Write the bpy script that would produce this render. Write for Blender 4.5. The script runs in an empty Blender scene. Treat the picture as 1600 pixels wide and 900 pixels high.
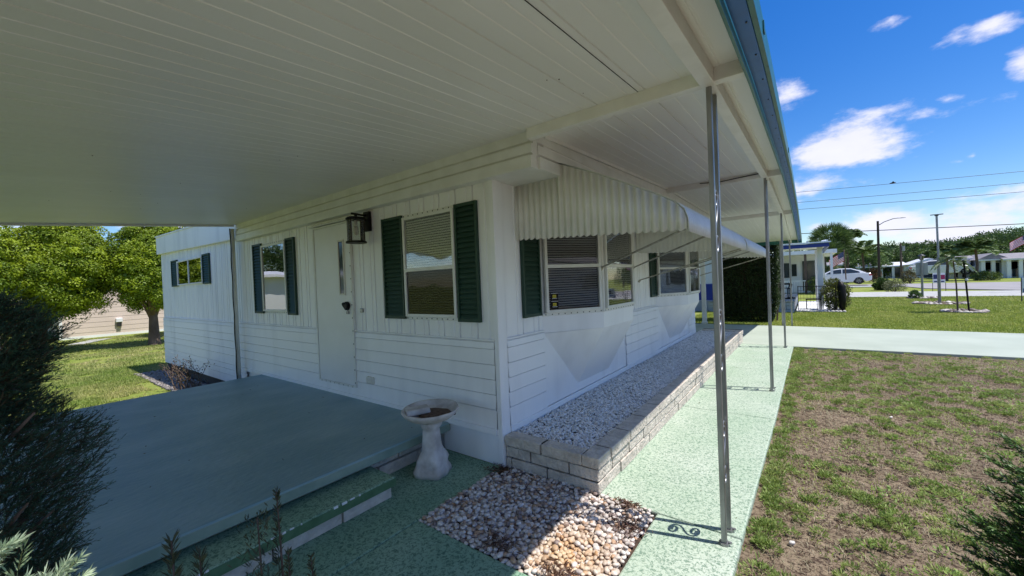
import bpy, bmesh, math, random
import numpy as np
from mathutils import Vector, Matrix
R = math.radians
random.seed(7); rng = np.random.default_rng(11)
S = bpy.context.scene
col = S.collection

# ------------------------------------------------------------------ camera
CAM = Vector((2.0823, -2.549, 1.53))
F_PX, YAW, PIT, ROL = 617.337, R(126.9635), R(-.68562), R(2.3187)
_F = Vector((math.cos(PIT)*math.cos(YAW), math.cos(PIT)*math.sin(YAW), math.sin(PIT)))
_R = Vector((math.sin(YAW), -math.cos(YAW), 0)); _D = _F.cross(_R)
RT = math.cos(ROL)*_R + math.sin(ROL)*_D
DN = -math.sin(ROL)*_R + math.cos(ROL)*_D
cd = bpy.data.cameras.new('camera'); cam = bpy.data.objects.new('camera', cd); col.objects.link(cam)
cd.sensor_width = 36; cd.lens = 36*F_PX/1600; cd.clip_start = .05; cd.clip_end = 3000
m = Matrix((RT, -DN, -_F)).transposed().to_4x4(); m.translation = CAM; cam.matrix_world = m
S.camera = cam
def at(px, py, y):            # the point of the plane y=const seen in the photograph at px,py (1600 wide)
    d = _F + RT*((px-800)/F_PX) + DN*((py-450)/F_PX)
    return CAM + d*((y-CAM.y)/d.y)
def azel(px, py):
    d = _F + RT*((px-800)/F_PX) + DN*((py-450)/F_PX)
    return math.atan2(d.x, d.y), math.atan2(d.z, math.hypot(d.x, d.y))

# ------------------------------------------------------------------ light
SUN = Vector((.44, .13, 1.0)).normalized()
EL = math.asin(SUN.z); AZ = math.atan2(SUN.x, SUN.y)
sl = bpy.data.lights.new('sun', 'SUN'); sl.energy = 5.0; sl.angle = R(.5); sl.color = (1, .96, .9)
so = bpy.data.objects.new('sun', sl); col.objects.link(so)
so.rotation_euler = (-SUN).to_track_quat('-Z', 'Y').to_euler()
W = bpy.data.worlds.new('World'); S.world = W; W.use_nodes = True
nt = W.node_tree; N = nt.nodes; L = nt.links
bg = N['Background']; bg.inputs[1].default_value = .14
sky = N.new('ShaderNodeTexSky'); sky.sky_type = 'NISHITA'; sky.sun_disc = False
sky.sun_elevation = EL; sky.sun_rotation = AZ; sky.air_density = 1.0; sky.dust_density = .35; sky.ozone_density = 3.2
def wm(op, a, b=None, c=None):
    n = N.new('ShaderNodeMath'); n.operation = op
    for i, v in enumerate((a, b, c)):
        if v is None: continue
        if isinstance(v, (int, float)): n.inputs[i].default_value = v
        else: L.new(v, n.inputs[i])
    return n.outputs[0]
tc = N.new('ShaderNodeTexCoord'); nm = N.new('ShaderNodeVectorMath'); nm.operation = 'NORMALIZE'; L.new(tc.outputs['Generated'], nm.inputs[0])
sp = N.new('ShaderNodeSeparateXYZ'); L.new(nm.outputs[0], sp.inputs[0])
az = wm('ARCTAN2', sp.outputs[0], sp.outputs[1]); el = wm('ARCSINE', sp.outputs[2])
zz = wm('ADD', sp.outputs[2], .12)
cx = N.new('ShaderNodeCombineXYZ'); L.new(wm('DIVIDE', sp.outputs[0], zz), cx.inputs[0]); L.new(wm('DIVIDE', sp.outputs[1], zz), cx.inputs[1]); cx.inputs[2].default_value = .3
def wnoise(scale, det, vec, rough=.6):
    n = N.new('ShaderNodeTexNoise'); n.inputs['Scale'].default_value = scale; n.inputs['Detail'].default_value = det; n.inputs['Roughness'].default_value = rough
    L.new(vec, n.inputs['Vector']); return n.outputs[0]
mp = N.new('ShaderNodeMapping'); mp.inputs['Scale'].default_value = (1, 1, 2.1); L.new(nm.outputs[0], mp.inputs[0])
nz = wnoise(9, 9, mp.outputs[0], .62); nz2 = wnoise(1.3, 6, cx.outputs[0], .6)
cloud = None
for px, py, rx, ry, wgt in ((1315, 228, 118, 50, 1), (1262, 285, 80, 24, .75), (1262, 300, 50, 10, .5), (1225, 152, 44, 17, .42), (1545, 42, 66, 15, .62), (1500, 57, 40, 10, .4), (1606, 95, 36, 26, .95), (1482, 155, 20, 7, .5),
                    (1390, 32, 20, 7, .3), (1400, 348, 74, 32, .9), (1530, 350, 110, 42, 1.08), (1585, 322, 70, 26, .9), (1480, 372, 130, 30, .85), (1330, 380, 70, 16, .4), (1560, 303, 90, 9, .5), (1520, 244, 14, 8, .5), (1500, 253, 20, 5, .35),
                    (1275, 355, 20, 7, .6), (300, 352, 130, 14, .9), (60, 352, 100, 10, .4), (1430, 185, 60, 8, .28)):
    a0, e0 = azel(px, py); a1, _ = azel(px+rx, py); _, e1 = azel(px, py-ry)
    dx = wm('MULTIPLY', wm('SUBTRACT', az, a0), 1/max(1e-3, abs(a1-a0))); dy = wm('MULTIPLY', wm('SUBTRACT', el, e0), 1/max(1e-3, abs(e1-e0)))
    r = wm('SQRT', wm('ADD', wm('MULTIPLY', dx, dx), wm('MULTIPLY', dy, dy)))
    v = wm('MULTIPLY', wm('SUBTRACT', 1.15, r), wgt)
    cloud = v if cloud is None else wm('MAXIMUM', cloud, v)
cloud = wm('ADD', wm('MINIMUM', cloud, .8), wm('MULTIPLY', wm('SUBTRACT', nz, .53), 3.0))
# clouds all round, away from the part of the sky the photograph shows
away = wm('SUBTRACT', wm('ABSOLUTE', wm('SUBTRACT', az, .12)), .3)
glob = wm('ADD', wm('MINIMUM', wm('MULTIPLY', away, 3.0), 0.0), wm('MULTIPLY', wm('SUBTRACT', nz2, .56), 5))
cloud = wm('MAXIMUM', cloud, glob)
mr = N.new('ShaderNodeMapRange'); mr.interpolation_type = 'SMOOTHSTEP'; mr.inputs[1].default_value = -.05; mr.inputs[2].default_value = .8; L.new(cloud, mr.inputs[0])
hs = N.new('ShaderNodeHueSaturation'); hs.inputs['Hue'].default_value = .512; hs.inputs['Saturation'].default_value = 1.41; hs.inputs['Value'].default_value = .95; L.new(sky.outputs[0], hs.inputs['Color'])
cr = N.new('ShaderNodeMix'); cr.data_type = 'RGBA'; cr.inputs[6].default_value = (4.6, 4.7, 6.0, 1); cr.inputs[7].default_value = (6.3, 6.2, 6.9, 1); L.new(nz, cr.inputs[0])
mx = N.new('ShaderNodeMix'); mx.data_type = 'RGBA'; L.new(wm('MULTIPLY', mr.outputs[0], .94), mx.inputs[0]); L.new(hs.outputs[0], mx.inputs[6]); L.new(cr.outputs[2], mx.inputs[7])
L.new(mx.outputs[2], bg.inputs[0])
S.view_settings.view_transform = 'Standard'; S.view_settings.look = 'None'; S.view_settings.gamma = 1; S.view_settings.use_curve_mapping = False
S.view_settings.exposure = 0.31
S.render.engine = 'CYCLES'; S.cycles.max_bounces = 8; S.cycles.transparent_max_bounces = 24

# ------------------------------------------------------------------ materials
def mat(name, c=(.5, .5, .5), rough=.6, metal=0, c2=None, ns=8, bump=0, bs=None, attr=False, trans=0, det=4, stretch=None, lo=.35, hi=.65, spec=None, bdist=.01):
    m = bpy.data.materials.new(name); m.use_nodes = True; t = m.node_tree; n = t.nodes; l = t.links; b = n['Principled BSDF']
    b.inputs['Base Color'].default_value = (*c, 1); b.inputs['Roughness'].default_value = rough; b.inputs['Metallic'].default_value = metal
    if spec is not None: b.inputs['Specular IOR Level'].default_value = spec
    co = n.new('ShaderNodeTexCoord'); vec = co.outputs['Object']
    if stretch:
        q = n.new('ShaderNodeMapping'); q.inputs['Scale'].default_value = stretch; l.new(vec, q.inputs[0]); vec = q.outputs[0]
    if c2 is not None or attr:
        no = n.new('ShaderNodeTexNoise'); no.inputs['Scale'].default_value = ns; no.inputs['Detail'].default_value = det; l.new(vec, no.inputs['Vector'])
        r = n.new('ShaderNodeMapRange'); r.inputs[1].default_value = lo; r.inputs[2].default_value = hi; l.new(no.outputs[0], r.inputs[0])
        x = n.new('ShaderNodeMix'); x.data_type = 'RGBA'; l.new(r.outputs[0], x.inputs[0])
        if attr:
            a = n.new('ShaderNodeAttribute'); a.attribute_name = 'col'; l.new(a.outputs['Color'], x.inputs[6])
            g = n.new('ShaderNodeMix'); g.data_type = 'RGBA'; g.blend_type = 'MULTIPLY'; g.inputs[0].default_value = 1; l.new(a.outputs['Color'], g.inputs[6]); g.inputs[7].default_value = (*(c2 or (.7, .7, .7)), 1); l.new(g.outputs[2], x.inputs[7])
        else:
            x.inputs[6].default_value = (*c, 1); x.inputs[7].default_value = (*c2, 1)
        l.new(x.outputs[2], b.inputs['Base Color']); src = x.outputs[2]
    else: src = None
    if bump:
        bn = n.new('ShaderNodeTexNoise'); bn.inputs['Scale'].default_value = bs or ns*3; bn.inputs['Detail'].default_value = 5; l.new(vec, bn.inputs['Vector'])
        bu = n.new('ShaderNodeBump'); bu.inputs['Strength'].default_value = bump; bu.inputs['Distance'].default_value = bdist; l.new(bn.outputs[0], bu.inputs['Height']); l.new(bu.outputs[0], b.inputs['Normal'])
    if trans:
        tr = n.new('ShaderNodeBsdfTranslucent'); ms = n.new('ShaderNodeMixShader'); ms.inputs[0].default_value = trans
        if src: l.new(src, tr.inputs[0])
        else: tr.inputs[0].default_value = (*c, 1)
        l.new(b.outputs[0], ms.inputs[1]); l.new(tr.outputs[0], ms.inputs[2]); l.new(ms.outputs[0], n['Material Output'].inputs[0])
    return m
M = {}
M['siding'] = mat('siding', (.88, .88, .89), .38, c2=(.75, .75, .76), ns=2.6, bump=.10, bs=4, stretch=(1.4, 1.4, .3), det=8, lo=.5, hi=.85)
M['siding_old'] = mat('siding_old', (.82, .83, .85), .45, c2=(.6, .62, .66), ns=1.6, bump=.08, bs=5, stretch=(1.6, 1.6, .3), lo=.5, hi=.8)
M['white'] = mat('white_trim', (.78, .78, .75), .4, c2=(.7, .7, .66), ns=6)
M['ceil'] = mat('ceiling_panel', (.89, .88, .86), .36, c2=(.82, .81, .78), ns=.9, bump=.05, bs=2.2, stretch=(1.6, .35, 1), det=8)
M['beam'] = mat('beam_paint', (.86, .85, .81), .4, c2=(.78, .77, .73), ns=7)
M['awning'] = mat('awning', (.76, .76, .7), .35, c2=(.7, .7, .63), ns=5)
M['green_trim'] = mat('green_trim', (.012, .10, .085), .35, c2=(.02, .14, .12), ns=9)
M['gutter_in'] = mat('gutter_inner', (.025, .15, .50), .45, c2=(.02, .12, .42), ns=7)  # blue light from the sky on the underside is put into this colour
M['shutter'] = mat('shutter_green', (.011, .042, .026), .55, c2=(.016, .052, .034), ns=9)
M['metal'] = mat('galvanised_metal', (.36, .36, .36), .42, .8, c2=(.24, .24, .24), ns=22, stretch=(1, 1, .2))
M['dark_metal'] = mat('dark_metal', (.05, .05, .05), .4, .5)
M['rod'] = mat('awning_rod', (.42, .41, .36), .45, .3, c2=(.3, .28, .22), ns=20)
M['black'] = mat('black_paint', (.008, .007, .007), .5, spec=.2)
M['bronze'] = mat('dark_bronze', (.03, .016, .01), .4, .3)
M['door'] = mat('door_paint', (.80, .80, .80), .38, c2=(.75, .75, .75), ns=3)
M['blind'] = mat('blind', (.88, .87, .84), .5)
M['blind_dark'] = mat('blind_behind_screen', (.34, .34, .34), .7)
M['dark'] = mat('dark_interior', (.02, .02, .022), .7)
M['brown_dirt'] = mat('leaf_dirt', (.07, .04, .025), .9, c2=(.14, .09, .06), ns=30, bump=.6, bs=60)
M['soil'] = mat('soil', (.035, .022, .016), .95, c2=(.08, .05, .035), ns=18, bump=.8, bs=40)
M['step_edge'] = mat('step_paint', (.06, .13, .06), .6, c2=(.09, .18, .09), ns=14, bump=.3, bs=60)
M['wood'] = mat('trunk_bark', (.09, .06, .045), .9, c2=(.16, .11, .085), ns=9, bump=.7, bs=22, stretch=(1, 1, .3))
M['leaf'] = mat('foliage', attr=True, rough=.55, c2=(.75, .8, .7), ns=3, trans=.25)
M['needle'] = mat('needles', attr=True, rough=.5, c2=(.7, .8, .75), ns=6, trans=.15)
M['grass'] = mat('grass_blades', attr=True, rough=.6, c2=(.75, .85, .7), ns=3, trans=.4)
M['stone'] = mat('pebble', attr=True, rough=.5, c2=(.75, .72, .7), ns=45, bump=.25, bs=160)
M['gravel'] = mat('white_gravel', attr=True, rough=.6, c2=(.85, .85, .85), ns=50, bump=.3, bs=150)
M['concrete'] = mat('concrete_grey', (.42, .42, .4), .8, c2=(.34, .34, .32), ns=3, bump=.2, bs=40)
M['road'] = mat('road', (.30, .28, .28), .85, c2=(.25, .24, .24), ns=.6, bump=.2, bs=30)
M['beige'] = mat('beige_siding', (.66, .55, .48), .55, c2=(.60, .50, .44), ns=1)
M['blue'] = mat('blue_paint', (.008, .035, .28), .4)
M['nb_white'] = mat('white_paint', (.78, .79, .8), .5, c2=(.72, .73, .75), ns=1)
M['roofwhite'] = mat('white_metal_roof', (.85, .85, .87), .35, c2=(.76, .76, .8), ns=2)
M['roofgrey'] = mat('grey_shingles', (.26, .24, .25), .8, c2=(.2, .19, .2), ns=3, bump=.3, bs=20)
M['greywall'] = mat('grey_wall', (.42, .46, .5), .6, c2=(.36, .4, .44), ns=2)
M['glass_dark'] = mat('dark_glass', (.03, .04, .045), .08, spec=.8)
M['car_paint'] = mat('car_paint', (.8, .8, .82), .12); M['car_paint'].node_tree.nodes['Principled BSDF'].inputs['Coat Weight'].default_value = .6
M['silver_paint'] = mat('silver_paint', (.5, .52, .55), .2, .4)
M['tyre'] = mat('tyre', (.02, .02, .02), .8)
M['red'] = mat('red', (.55, .02, .04), .5)
M['yellow'] = mat('yellow', (.65, .55, .04), .5)
M['navy'] = mat('navy', (.02, .03, .12), .5)
M['paper'] = mat('sign_white', (.75, .75, .8), .5)
M['maroon'] = mat('sign_maroon', (.3, .01, .08), .5)
M['cream_cap'] = mat('vent_plastic', (.66, .64, .58), .5)
def block_mat():
    m = mat('split_block', (.68, .61, .52), .9, c2=(.44, .39, .33), ns=11, bump=1.0, bs=38, bdist=.02, lo=.3, hi=.7, det=8); return m
M['block'] = block_mat()
M['mortar'] = mat('mortar', (.06, .055, .05), .95, bump=.5, bs=60)
# painted, knock-down textured green concrete
def green_conc(name='green_textured_concrete', ca=(.36, .45, .34), cb=(.46, .52, .43), cdk=(.10, .18, .12)):
    m = bpy.data.materials.new(name); m.use_nodes = True; t = m.node_tree; n = t.nodes; l = t.links; b = n['Principled BSDF']
    co = n.new('ShaderNodeTexCoord')
    a = n.new('ShaderNodeTexNoise'); a.inputs['Scale'].default_value = 55; a.inputs['Detail'].default_value = 3; a.inputs['Distortion'].default_value = 1.2; l.new(co.outputs['Object'], a.inputs['Vector'])
    bnz = n.new('ShaderNodeTexNoise'); bnz.inputs['Scale'].default_value = 1.7; bnz.inputs['Detail'].default_value = 6; l.new(co.outputs['Object'], bnz.inputs['Vector'])
    r1 = n.new('ShaderNodeMapRange'); r1.inputs[1].default_value = .47; r1.inputs[2].default_value = .62; l.new(a.outputs[0], r1.inputs[0])
    r2 = n.new('ShaderNodeMapRange'); r2.inputs[1].default_value = .35; r2.inputs[2].default_value = .7; l.new(bnz.outputs[0], r2.inputs[0])
    x = n.new('ShaderNodeMix'); x.data_type = 'RGBA'; x.inputs[6].default_value = (*ca, 1); x.inputs[7].default_value = (*cb, 1); l.new(r2.outputs[0], x.inputs[0])
    y = n.new('ShaderNodeMix'); y.data_type = 'RGBA'; y.inputs[7].default_value = (*cdk, 1); l.new(x.outputs[2], y.inputs[6])
    mu = n.new('ShaderNodeMath'); mu.operation = 'MULTIPLY'; mu.inputs[1].default_value = .8; l.new(r1.outputs[0], mu.inputs[0]); l.new(mu.outputs[0], y.inputs[0])
    l.new(y.outputs[2], b.inputs['Base Color']); b.inputs['Roughness'].default_value = .72
    bu = n.new('ShaderNodeBump'); bu.inputs['Strength'].default_value = .6; bu.inputs['Distance'].default_value = .006; bu.invert = True; l.new(a.outputs[0], bu.inputs['Height']); l.new(bu.outputs[0], b.inputs['Normal'])
    return m
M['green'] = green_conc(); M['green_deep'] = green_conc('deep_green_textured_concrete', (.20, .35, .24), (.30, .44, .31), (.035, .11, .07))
M['patio'] = mat('patio_paint', (.15, .265, .29), .38, c2=(.26, .37, .385), ns=3.0, bump=.5, bs=26, lo=.36, hi=.72, det=10, stretch=(1, .55, 1))
M['patio_edge'] = mat('patio_edge', (.25, .33, .28), .6, c2=(.17, .25, .21), ns=5, bump=.2, bs=30)
M['drive'] = mat('driveway_paint', (.39, .435, .365), .75, c2=(.33, .375, .31), ns=.9, bump=.15, bs=50, det=8)
def ground_mat():
    m = bpy.data.materials.new('lawn_ground'); m.use_nodes = True; t = m.node_tree; n = t.nodes; l = t.links; b = n['Principled BSDF']
    g = n.new('ShaderNodeNewGeometry'); s = n.new('ShaderNodeSeparateXYZ'); l.new(g.outputs['Position'], s.inputs[0])
    def nz(sc, d, rough=.6):
        q = n.new('ShaderNodeTexNoise'); q.inputs['Scale'].default_value = sc; q.inputs['Detail'].default_value = d; q.inputs['Roughness'].default_value = rough; l.new(g.outputs['Position'], q.inputs['Vector']); return q.outputs[0]
    def rg(v, a, b_):
        q = n.new('ShaderNodeMapRange'); q.inputs[1].default_value = a; q.inputs[2].default_value = b_; l.new(v, q.inputs[0]); return q.outputs[0]
    def mixc(f, a, b_):
        q = n.new('ShaderNodeMix'); q.data_type = 'RGBA'
        l.new(f, q.inputs[0])
        for i, v in ((6, a), (7, b_)):
            if isinstance(v, tuple): q.inputs[i].default_value = (*v, 1)
            else: l.new(v, q.inputs[i])
        return q.outputs[2]
    lush = mixc(rg(nz(.5, 7), .35, .65), (.19, .25, .04), (.31, .31, .09))
    lush = mixc(rg(nz(14, 5), .4, .75), lush, (.10, .16, .03))
    lush = mixc(rg(nz(.9, 8, .7), .56, .72), lush, (.33, .28, .15))
    dry = mixc(rg(nz(2.5, 8, .7), .35, .65), (.165, .125, .085), (.28, .22, .155))
    dry = mixc(rg(nz(30, 6, .7), .45, .6), dry, (.06, .04, .03))
    # the worn plot lies between the walkway and the driveway
    near = n.new('ShaderNodeMath'); near.operation = 'LESS_THAN'; near.inputs[1].default_value = 7.6; l.new(s.outputs[1], near.inputs[0])
    rt = n.new('ShaderNodeMath'); rt.operation = 'GREATER_THAN'; rt.inputs[1].default_value = 0; l.new(s.outputs[0], rt.inputs[0])
    an = n.new('ShaderNodeMath'); an.operation = 'MULTIPLY'; l.new(near.outputs[0], an.inputs[0]); l.new(rt.outputs[0], an.inputs[1])
    c = mixc(an.outputs[0], lush, dry); l.new(c, b.inputs['Base Color']); b.inputs['Roughness'].default_value = .95; b.inputs['Specular IOR Level'].default_value = .1
    bu = n.new('ShaderNodeBump'); bu.inputs['Strength'].default_value = .8; bu.inputs['Distance'].default_value = .03; l.new(nz(28, 6), bu.inputs['Height']); l.new(bu.outputs[0], b.inputs['Normal'])
    return m
M['ground'] = ground_mat()
def glass(name, tint=(.6, .65, .65), refl=.12, k=1.5):
    m = bpy.data.materials.new(name); m.use_nodes = True; t = m.node_tree; n = t.nodes; l = t.links
    for q in list(n):
        if q.type == 'BSDF_PRINCIPLED': n.remove(q)
    tr = n.new('ShaderNodeBsdfTransparent'); tr.inputs[0].default_value = (*tint, 1); gl = n.new('ShaderNodeBsdfGlossy'); gl.inputs['Roughness'].default_value = .015
    fr = n.new('ShaderNodeFresnel'); fr.inputs[0].default_value = 1.6
    ad = n.new('ShaderNodeMath'); ad.operation = 'MULTIPLY_ADD'; ad.inputs[1].default_value = k; ad.inputs[2].default_value = refl; ad.use_clamp = True; l.new(fr.outputs[0], ad.inputs[0])
    no = n.new('ShaderNodeTexNoise'); no.inputs['Scale'].default_value = 1.7; bu = n.new('ShaderNodeBump'); bu.inputs['Strength'].default_value = .05; bu.inputs['Distance'].default_value = .05; l.new(no.outputs[0], bu.inputs['Height']); l.new(bu.outputs[0], gl.inputs['Normal'])
    ms = n.new('ShaderNodeMixShader'); l.new(ad.outputs[0], ms.inputs[0]); l.new(tr.outputs[0], ms.inputs[1]); l.new(gl.outputs[0], ms.inputs[2]); l.new(ms.outputs[0], n['Material Output'].inputs[0])
    return m
M['glass'] = glass('window_glass', (.9, .9, .9), .0, .5)
M['glass_screen'] = glass('screened_glass', (.6, .6, .6), .0, .1)
M['glass_refl'] = glass('window_glass_reflecting', (.4, .42, .44), .22)
M['lamp_glass'] = glass('lamp_glass', (.97, .98, .98), .10, 1.0)
_n = M['lamp_glass'].node_tree.nodes
for q in _n:
    if q.type == 'TEX_NOISE': q.inputs['Scale'].default_value = 40
    if q.type == 'BUMP': q.inputs['Strength'].default_value = .9

# ------------------------------------------------------------------ helpers
def origin(o):
    v = Vector((0, 0, 0))
    while o is not None: v += o.location; o = o.parent
    return v
def tag(o, label=None, cat=None, group=None, kind=None):
    if label: o['label'] = label
    if cat: o['category'] = cat
    if group: o['group'] = group
    if kind: o['kind'] = kind
    return o
def thing(name, loc, label, cat, group=None):
    o = bpy.data.objects.new(name, None); o.empty_display_size = .1; col.objects.link(o); o.location = loc
    return tag(o, label, cat, group)
def npmesh(name, V, Fc, m, parent=None, colr=None, smooth=False):
    V = np.asarray(V, np.float32); Fc = np.asarray(Fc, np.int32)
    if parent is not None: V = V - np.array(origin(parent), np.float32)
    me = bpy.data.meshes.new(name); k = Fc.shape[1]
    me.vertices.add(len(V)); me.vertices.foreach_set('co', V.ravel())
    me.loops.add(Fc.size); me.loops.foreach_set('vertex_index', Fc.ravel())
    me.polygons.add(len(Fc)); me.polygons.foreach_set('loop_start', np.arange(0, Fc.size, k, dtype=np.int32)); me.polygons.foreach_set('loop_total', np.full(len(Fc), k, np.int32))
    if smooth: me.polygons.foreach_set('use_smooth', np.ones(len(Fc), bool))
    me.update(calc_edges=True)
    if colr is not None:
        a = me.color_attributes.new('col', 'FLOAT_COLOR', 'POINT'); c = np.ones((len(V), 4), np.float32); c[:, :3] = colr; a.data.foreach_set('color', c.ravel())
    me.materials.append(m); o = bpy.data.objects.new(name, me); col.objects.link(o); o.parent = parent
    return o
class MB:
    def __init__(s): s.v = []; s.f = []
    def add(s, vs, fs):
        b = len(s.v); s.v += [tuple(v) for v in vs]; s.f += [tuple(i+b for i in f) for f in fs]; return s
    def box(s, x0, x1, y0, y1, z0, z1):
        return s.add([(x, y, z) for z in (z0, z1) for y in (y0, y1) for x in (x0, x1)], [(0, 2, 3, 1), (4, 5, 7, 6), (0, 1, 5, 4), (1, 3, 7, 5), (3, 2, 6, 7), (2, 0, 4, 6)])
    def fbox(s, o, u, v, w):   # box from a corner and three edge vectors
        o, u, v, w = map(Vector, (o, u, v, w))
        return s.add([o+u*a+v*b+w*c for c in (0, 1) for b in (0, 1) for a in (0, 1)], [(0, 2, 3, 1), (4, 5, 7, 6), (0, 1, 5, 4), (1, 3, 7, 5), (3, 2, 6, 7), (2, 0, 4, 6)])
    def prism(s, poly, d):     # polygon (3d points) extruded by vector d
        n = len(poly); d = Vector(d); p = [Vector(q) for q in poly]
        return s.add(p+[q+d for q in p], [tuple(range(n))[::-1], tuple(range(n, 2*n))]+[(i, (i+1) % n, n+(i+1) % n, n+i) for i in range(n)])
    def tube(s, pts, r, n=8, close=True):
        pts = [Vector(p) for p in pts]; k = len(pts); rr = r if isinstance(r, (list, tuple)) else [r]*k
        up = None; vs = []
        for i, p in enumerate(pts):
            t = (pts[min(i+1, k-1)]-pts[max(i-1, 0)]).normalized()
            if up is None: up = Vector((0, 0, 1)) if abs(t.z) < .9 else Vector((1, 0, 0))
            a = t.cross(up).normalized(); up = a.cross(t).normalized()
            vs += [p+(a*math.cos(2*math.pi*j/n)+up*math.sin(2*math.pi*j/n))*rr[i] for j in range(n)]
        fs = [(i*n+j, i*n+(j+1) % n, (i+1)*n+(j+1) % n, (i+1)*n+j) for i in range(k-1) for j in range(n)]
        if close: fs += [tuple(range(n))[::-1], tuple((k-1)*n+j for j in range(n))]
        return s.add(vs, fs)
    def lathe(s, c, prof, n=24, fx=None):   # profile of (r,z) round a vertical axis
        vs = []
        for r, z in prof:
            for j in range(n):
                a = 2*math.pi*j/n; k = fx(a, z) if fx else 1
                vs.append((c[0]+r*k*math.cos(a), c[1]+r*k*math.sin(a), c[2]+z))
        m_ = len(prof)
        fs = [(i*n+j, i*n+(j+1) % n, (i+1)*n+(j+1) % n, (i+1)*n+j) for i in range(m_-1) for j in range(n)]+[tuple(range(n))[::-1], tuple((m_-1)*n+j for j in range(n))]
        return s.add(vs, fs)
    def build(s, name, m, parent=None, bevel=0, smooth=False, seg=2):
        me = bpy.data.meshes.new(name); o0 = origin(parent) if parent is not None else Vector((0, 0, 0))
        me.from_pydata([tuple(Vector(v)-o0) for v in s.v], [], s.f); me.update()
        bm = bmesh.new(); bm.from_mesh(me); bmesh.ops.recalc_face_normals(bm, faces=bm.faces); bm.to_mesh(me); bm.free()
        if smooth:
            for p in me.polygons: p.use_smooth = True
        me.materials.append(m if not isinstance(m, str) else M[m]); o = bpy.data.objects.new(name, me); col.objects.link(o); o.parent = parent
        if bevel:
            b = o.modifiers.new('bevel', 'BEVEL'); b.width = bevel; b.segments = seg; b.limit_method = 'ANGLE'
        return o
def copy_tree(o, parent=None):
    c = o.copy(); col.objects.link(c); c.parent = parent
    for ch in o.children: copy_tree(ch, c)
    return c
# value noise on arrays
_perm = rng.random((256, 256))
def vnoise(x, y, f):
    x = x*f+1000; y = y*f+1000; xi = np.floor(x).astype(int); yi = np.floor(y).astype(int); fx = x-xi; fy = y-yi; fx = fx*fx*(3-2*fx); fy = fy*fy*(3-2*fy)
    g = lambda a, b: _perm[a % 256, b % 256]
    return (g(xi, yi)*(1-fx)+g(xi+1, yi)*fx)*(1-fy)+(g(xi, yi+1)*(1-fx)+g(xi+1, yi+1)*fx)*fy
def fbm(x, y, f): return (vnoise(x, y, f)+.5*vnoise(x, y, f*2.1)+.25*vnoise(x, y, f*4.3)+.12*vnoise(x, y, f*9))/1.87
def unit(v): return v/np.maximum(1e-9, np.linalg.norm(v, axis=-1, keepdims=True))
def rdir(n): return unit(rng.normal(size=(n, 3)))
def leaf_arrays(P, D, ln, wd, C):          # flat four-cornered leaves: base P, direction D
    n = len(P); D = unit(D); A = unit(np.cross(D, rdir(n))); ln = np.broadcast_to(ln, (n,))[:, None]; wd = np.broadcast_to(wd, (n,))[:, None]
    V = np.stack([P, P+D*ln*.5+A*wd*.5, P+D*ln, P+D*ln*.5-A*wd*.5], 1).reshape(-1, 3)
    return V, np.arange(4*n).reshape(n, 4), np.repeat(C, 4, 0)
def blade_arrays(P, h, w, C, lean=.6):      # bent grass blades, two faces each
    n = len(P); a = rng.random(n)*6.283; H = np.stack([np.cos(a), np.sin(a), 0*a], 1); A = np.stack([-np.sin(a), np.cos(a), 0*a], 1); Z = np.array([0, 0, 1.])
    l = (rng.random(n)*lean)[:, None]; h = h[:, None]; w = np.broadcast_to(w, (n,))[:, None]
    m1 = P+Z*h*.55+H*h*l*.35; tp = P+Z*h*(1-.4*l)+H*h*l
    V = np.stack([P-A*w*.5, P+A*w*.5, m1+A*w*.4, m1-A*w*.4, tp], 1).reshape(-1, 3); b = (np.arange(n)*5)[:, None]
    T = np.concatenate([b+[0, 1, 2], b+[0, 2, 3], b+[3, 2, 4]], 0)
    return V, T, np.repeat(C, 5, 0)
def join(*ar):
    V = []; T = []; C = []; k = 0
    for v, t, c in ar: V.append(v); T.append(t+k); C.append(c); k += len(v)
    return np.concatenate(V), np.concatenate(T), np.concatenate(C)
def mixcol(a, b, t): return np.array(a)[None]*(1-t[:, None])+np.array(b)[None]*t[:, None]

# ------------------------------------------------------------------ ground
def gz(x, y):
    t = np.clip((-4.9-np.asarray(x, float))/2.2, 0, 1); return -.045-.17*t*t*(3-2*t)
xs = np.concatenate([[-900, -300, -120, -60, -35], np.linspace(-26, 14, 161), [25, 45, 80, 160, 400, 900]])
ys = np.concatenate([[-900, -300, -100, -40], np.linspace(-16, 20, 73), [30, 45, 70, 110, 200, 500, 1500]])
GX, GY = np.meshgrid(xs, ys, indexing='ij'); nx, ny = GX.shape
GZ = gz(GX, GY)+np.where((GX > 1.9) & (GX < 13.5) & (GY < 7.2) & (GY > -12), (fbm(GX, GY, .9)-.5)*.03, 0)
idx = np.arange(nx*ny).reshape(nx, ny)
FQ = np.stack([idx[:-1, :-1], idx[1:, :-1], idx[1:, 1:], idx[:-1, 1:]], -1).reshape(-1, 4)
tag(npmesh('ground', np.stack([GX, GY, GZ], -1).reshape(-1, 3), FQ, M['ground'], smooth=True), kind='structure')
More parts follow.
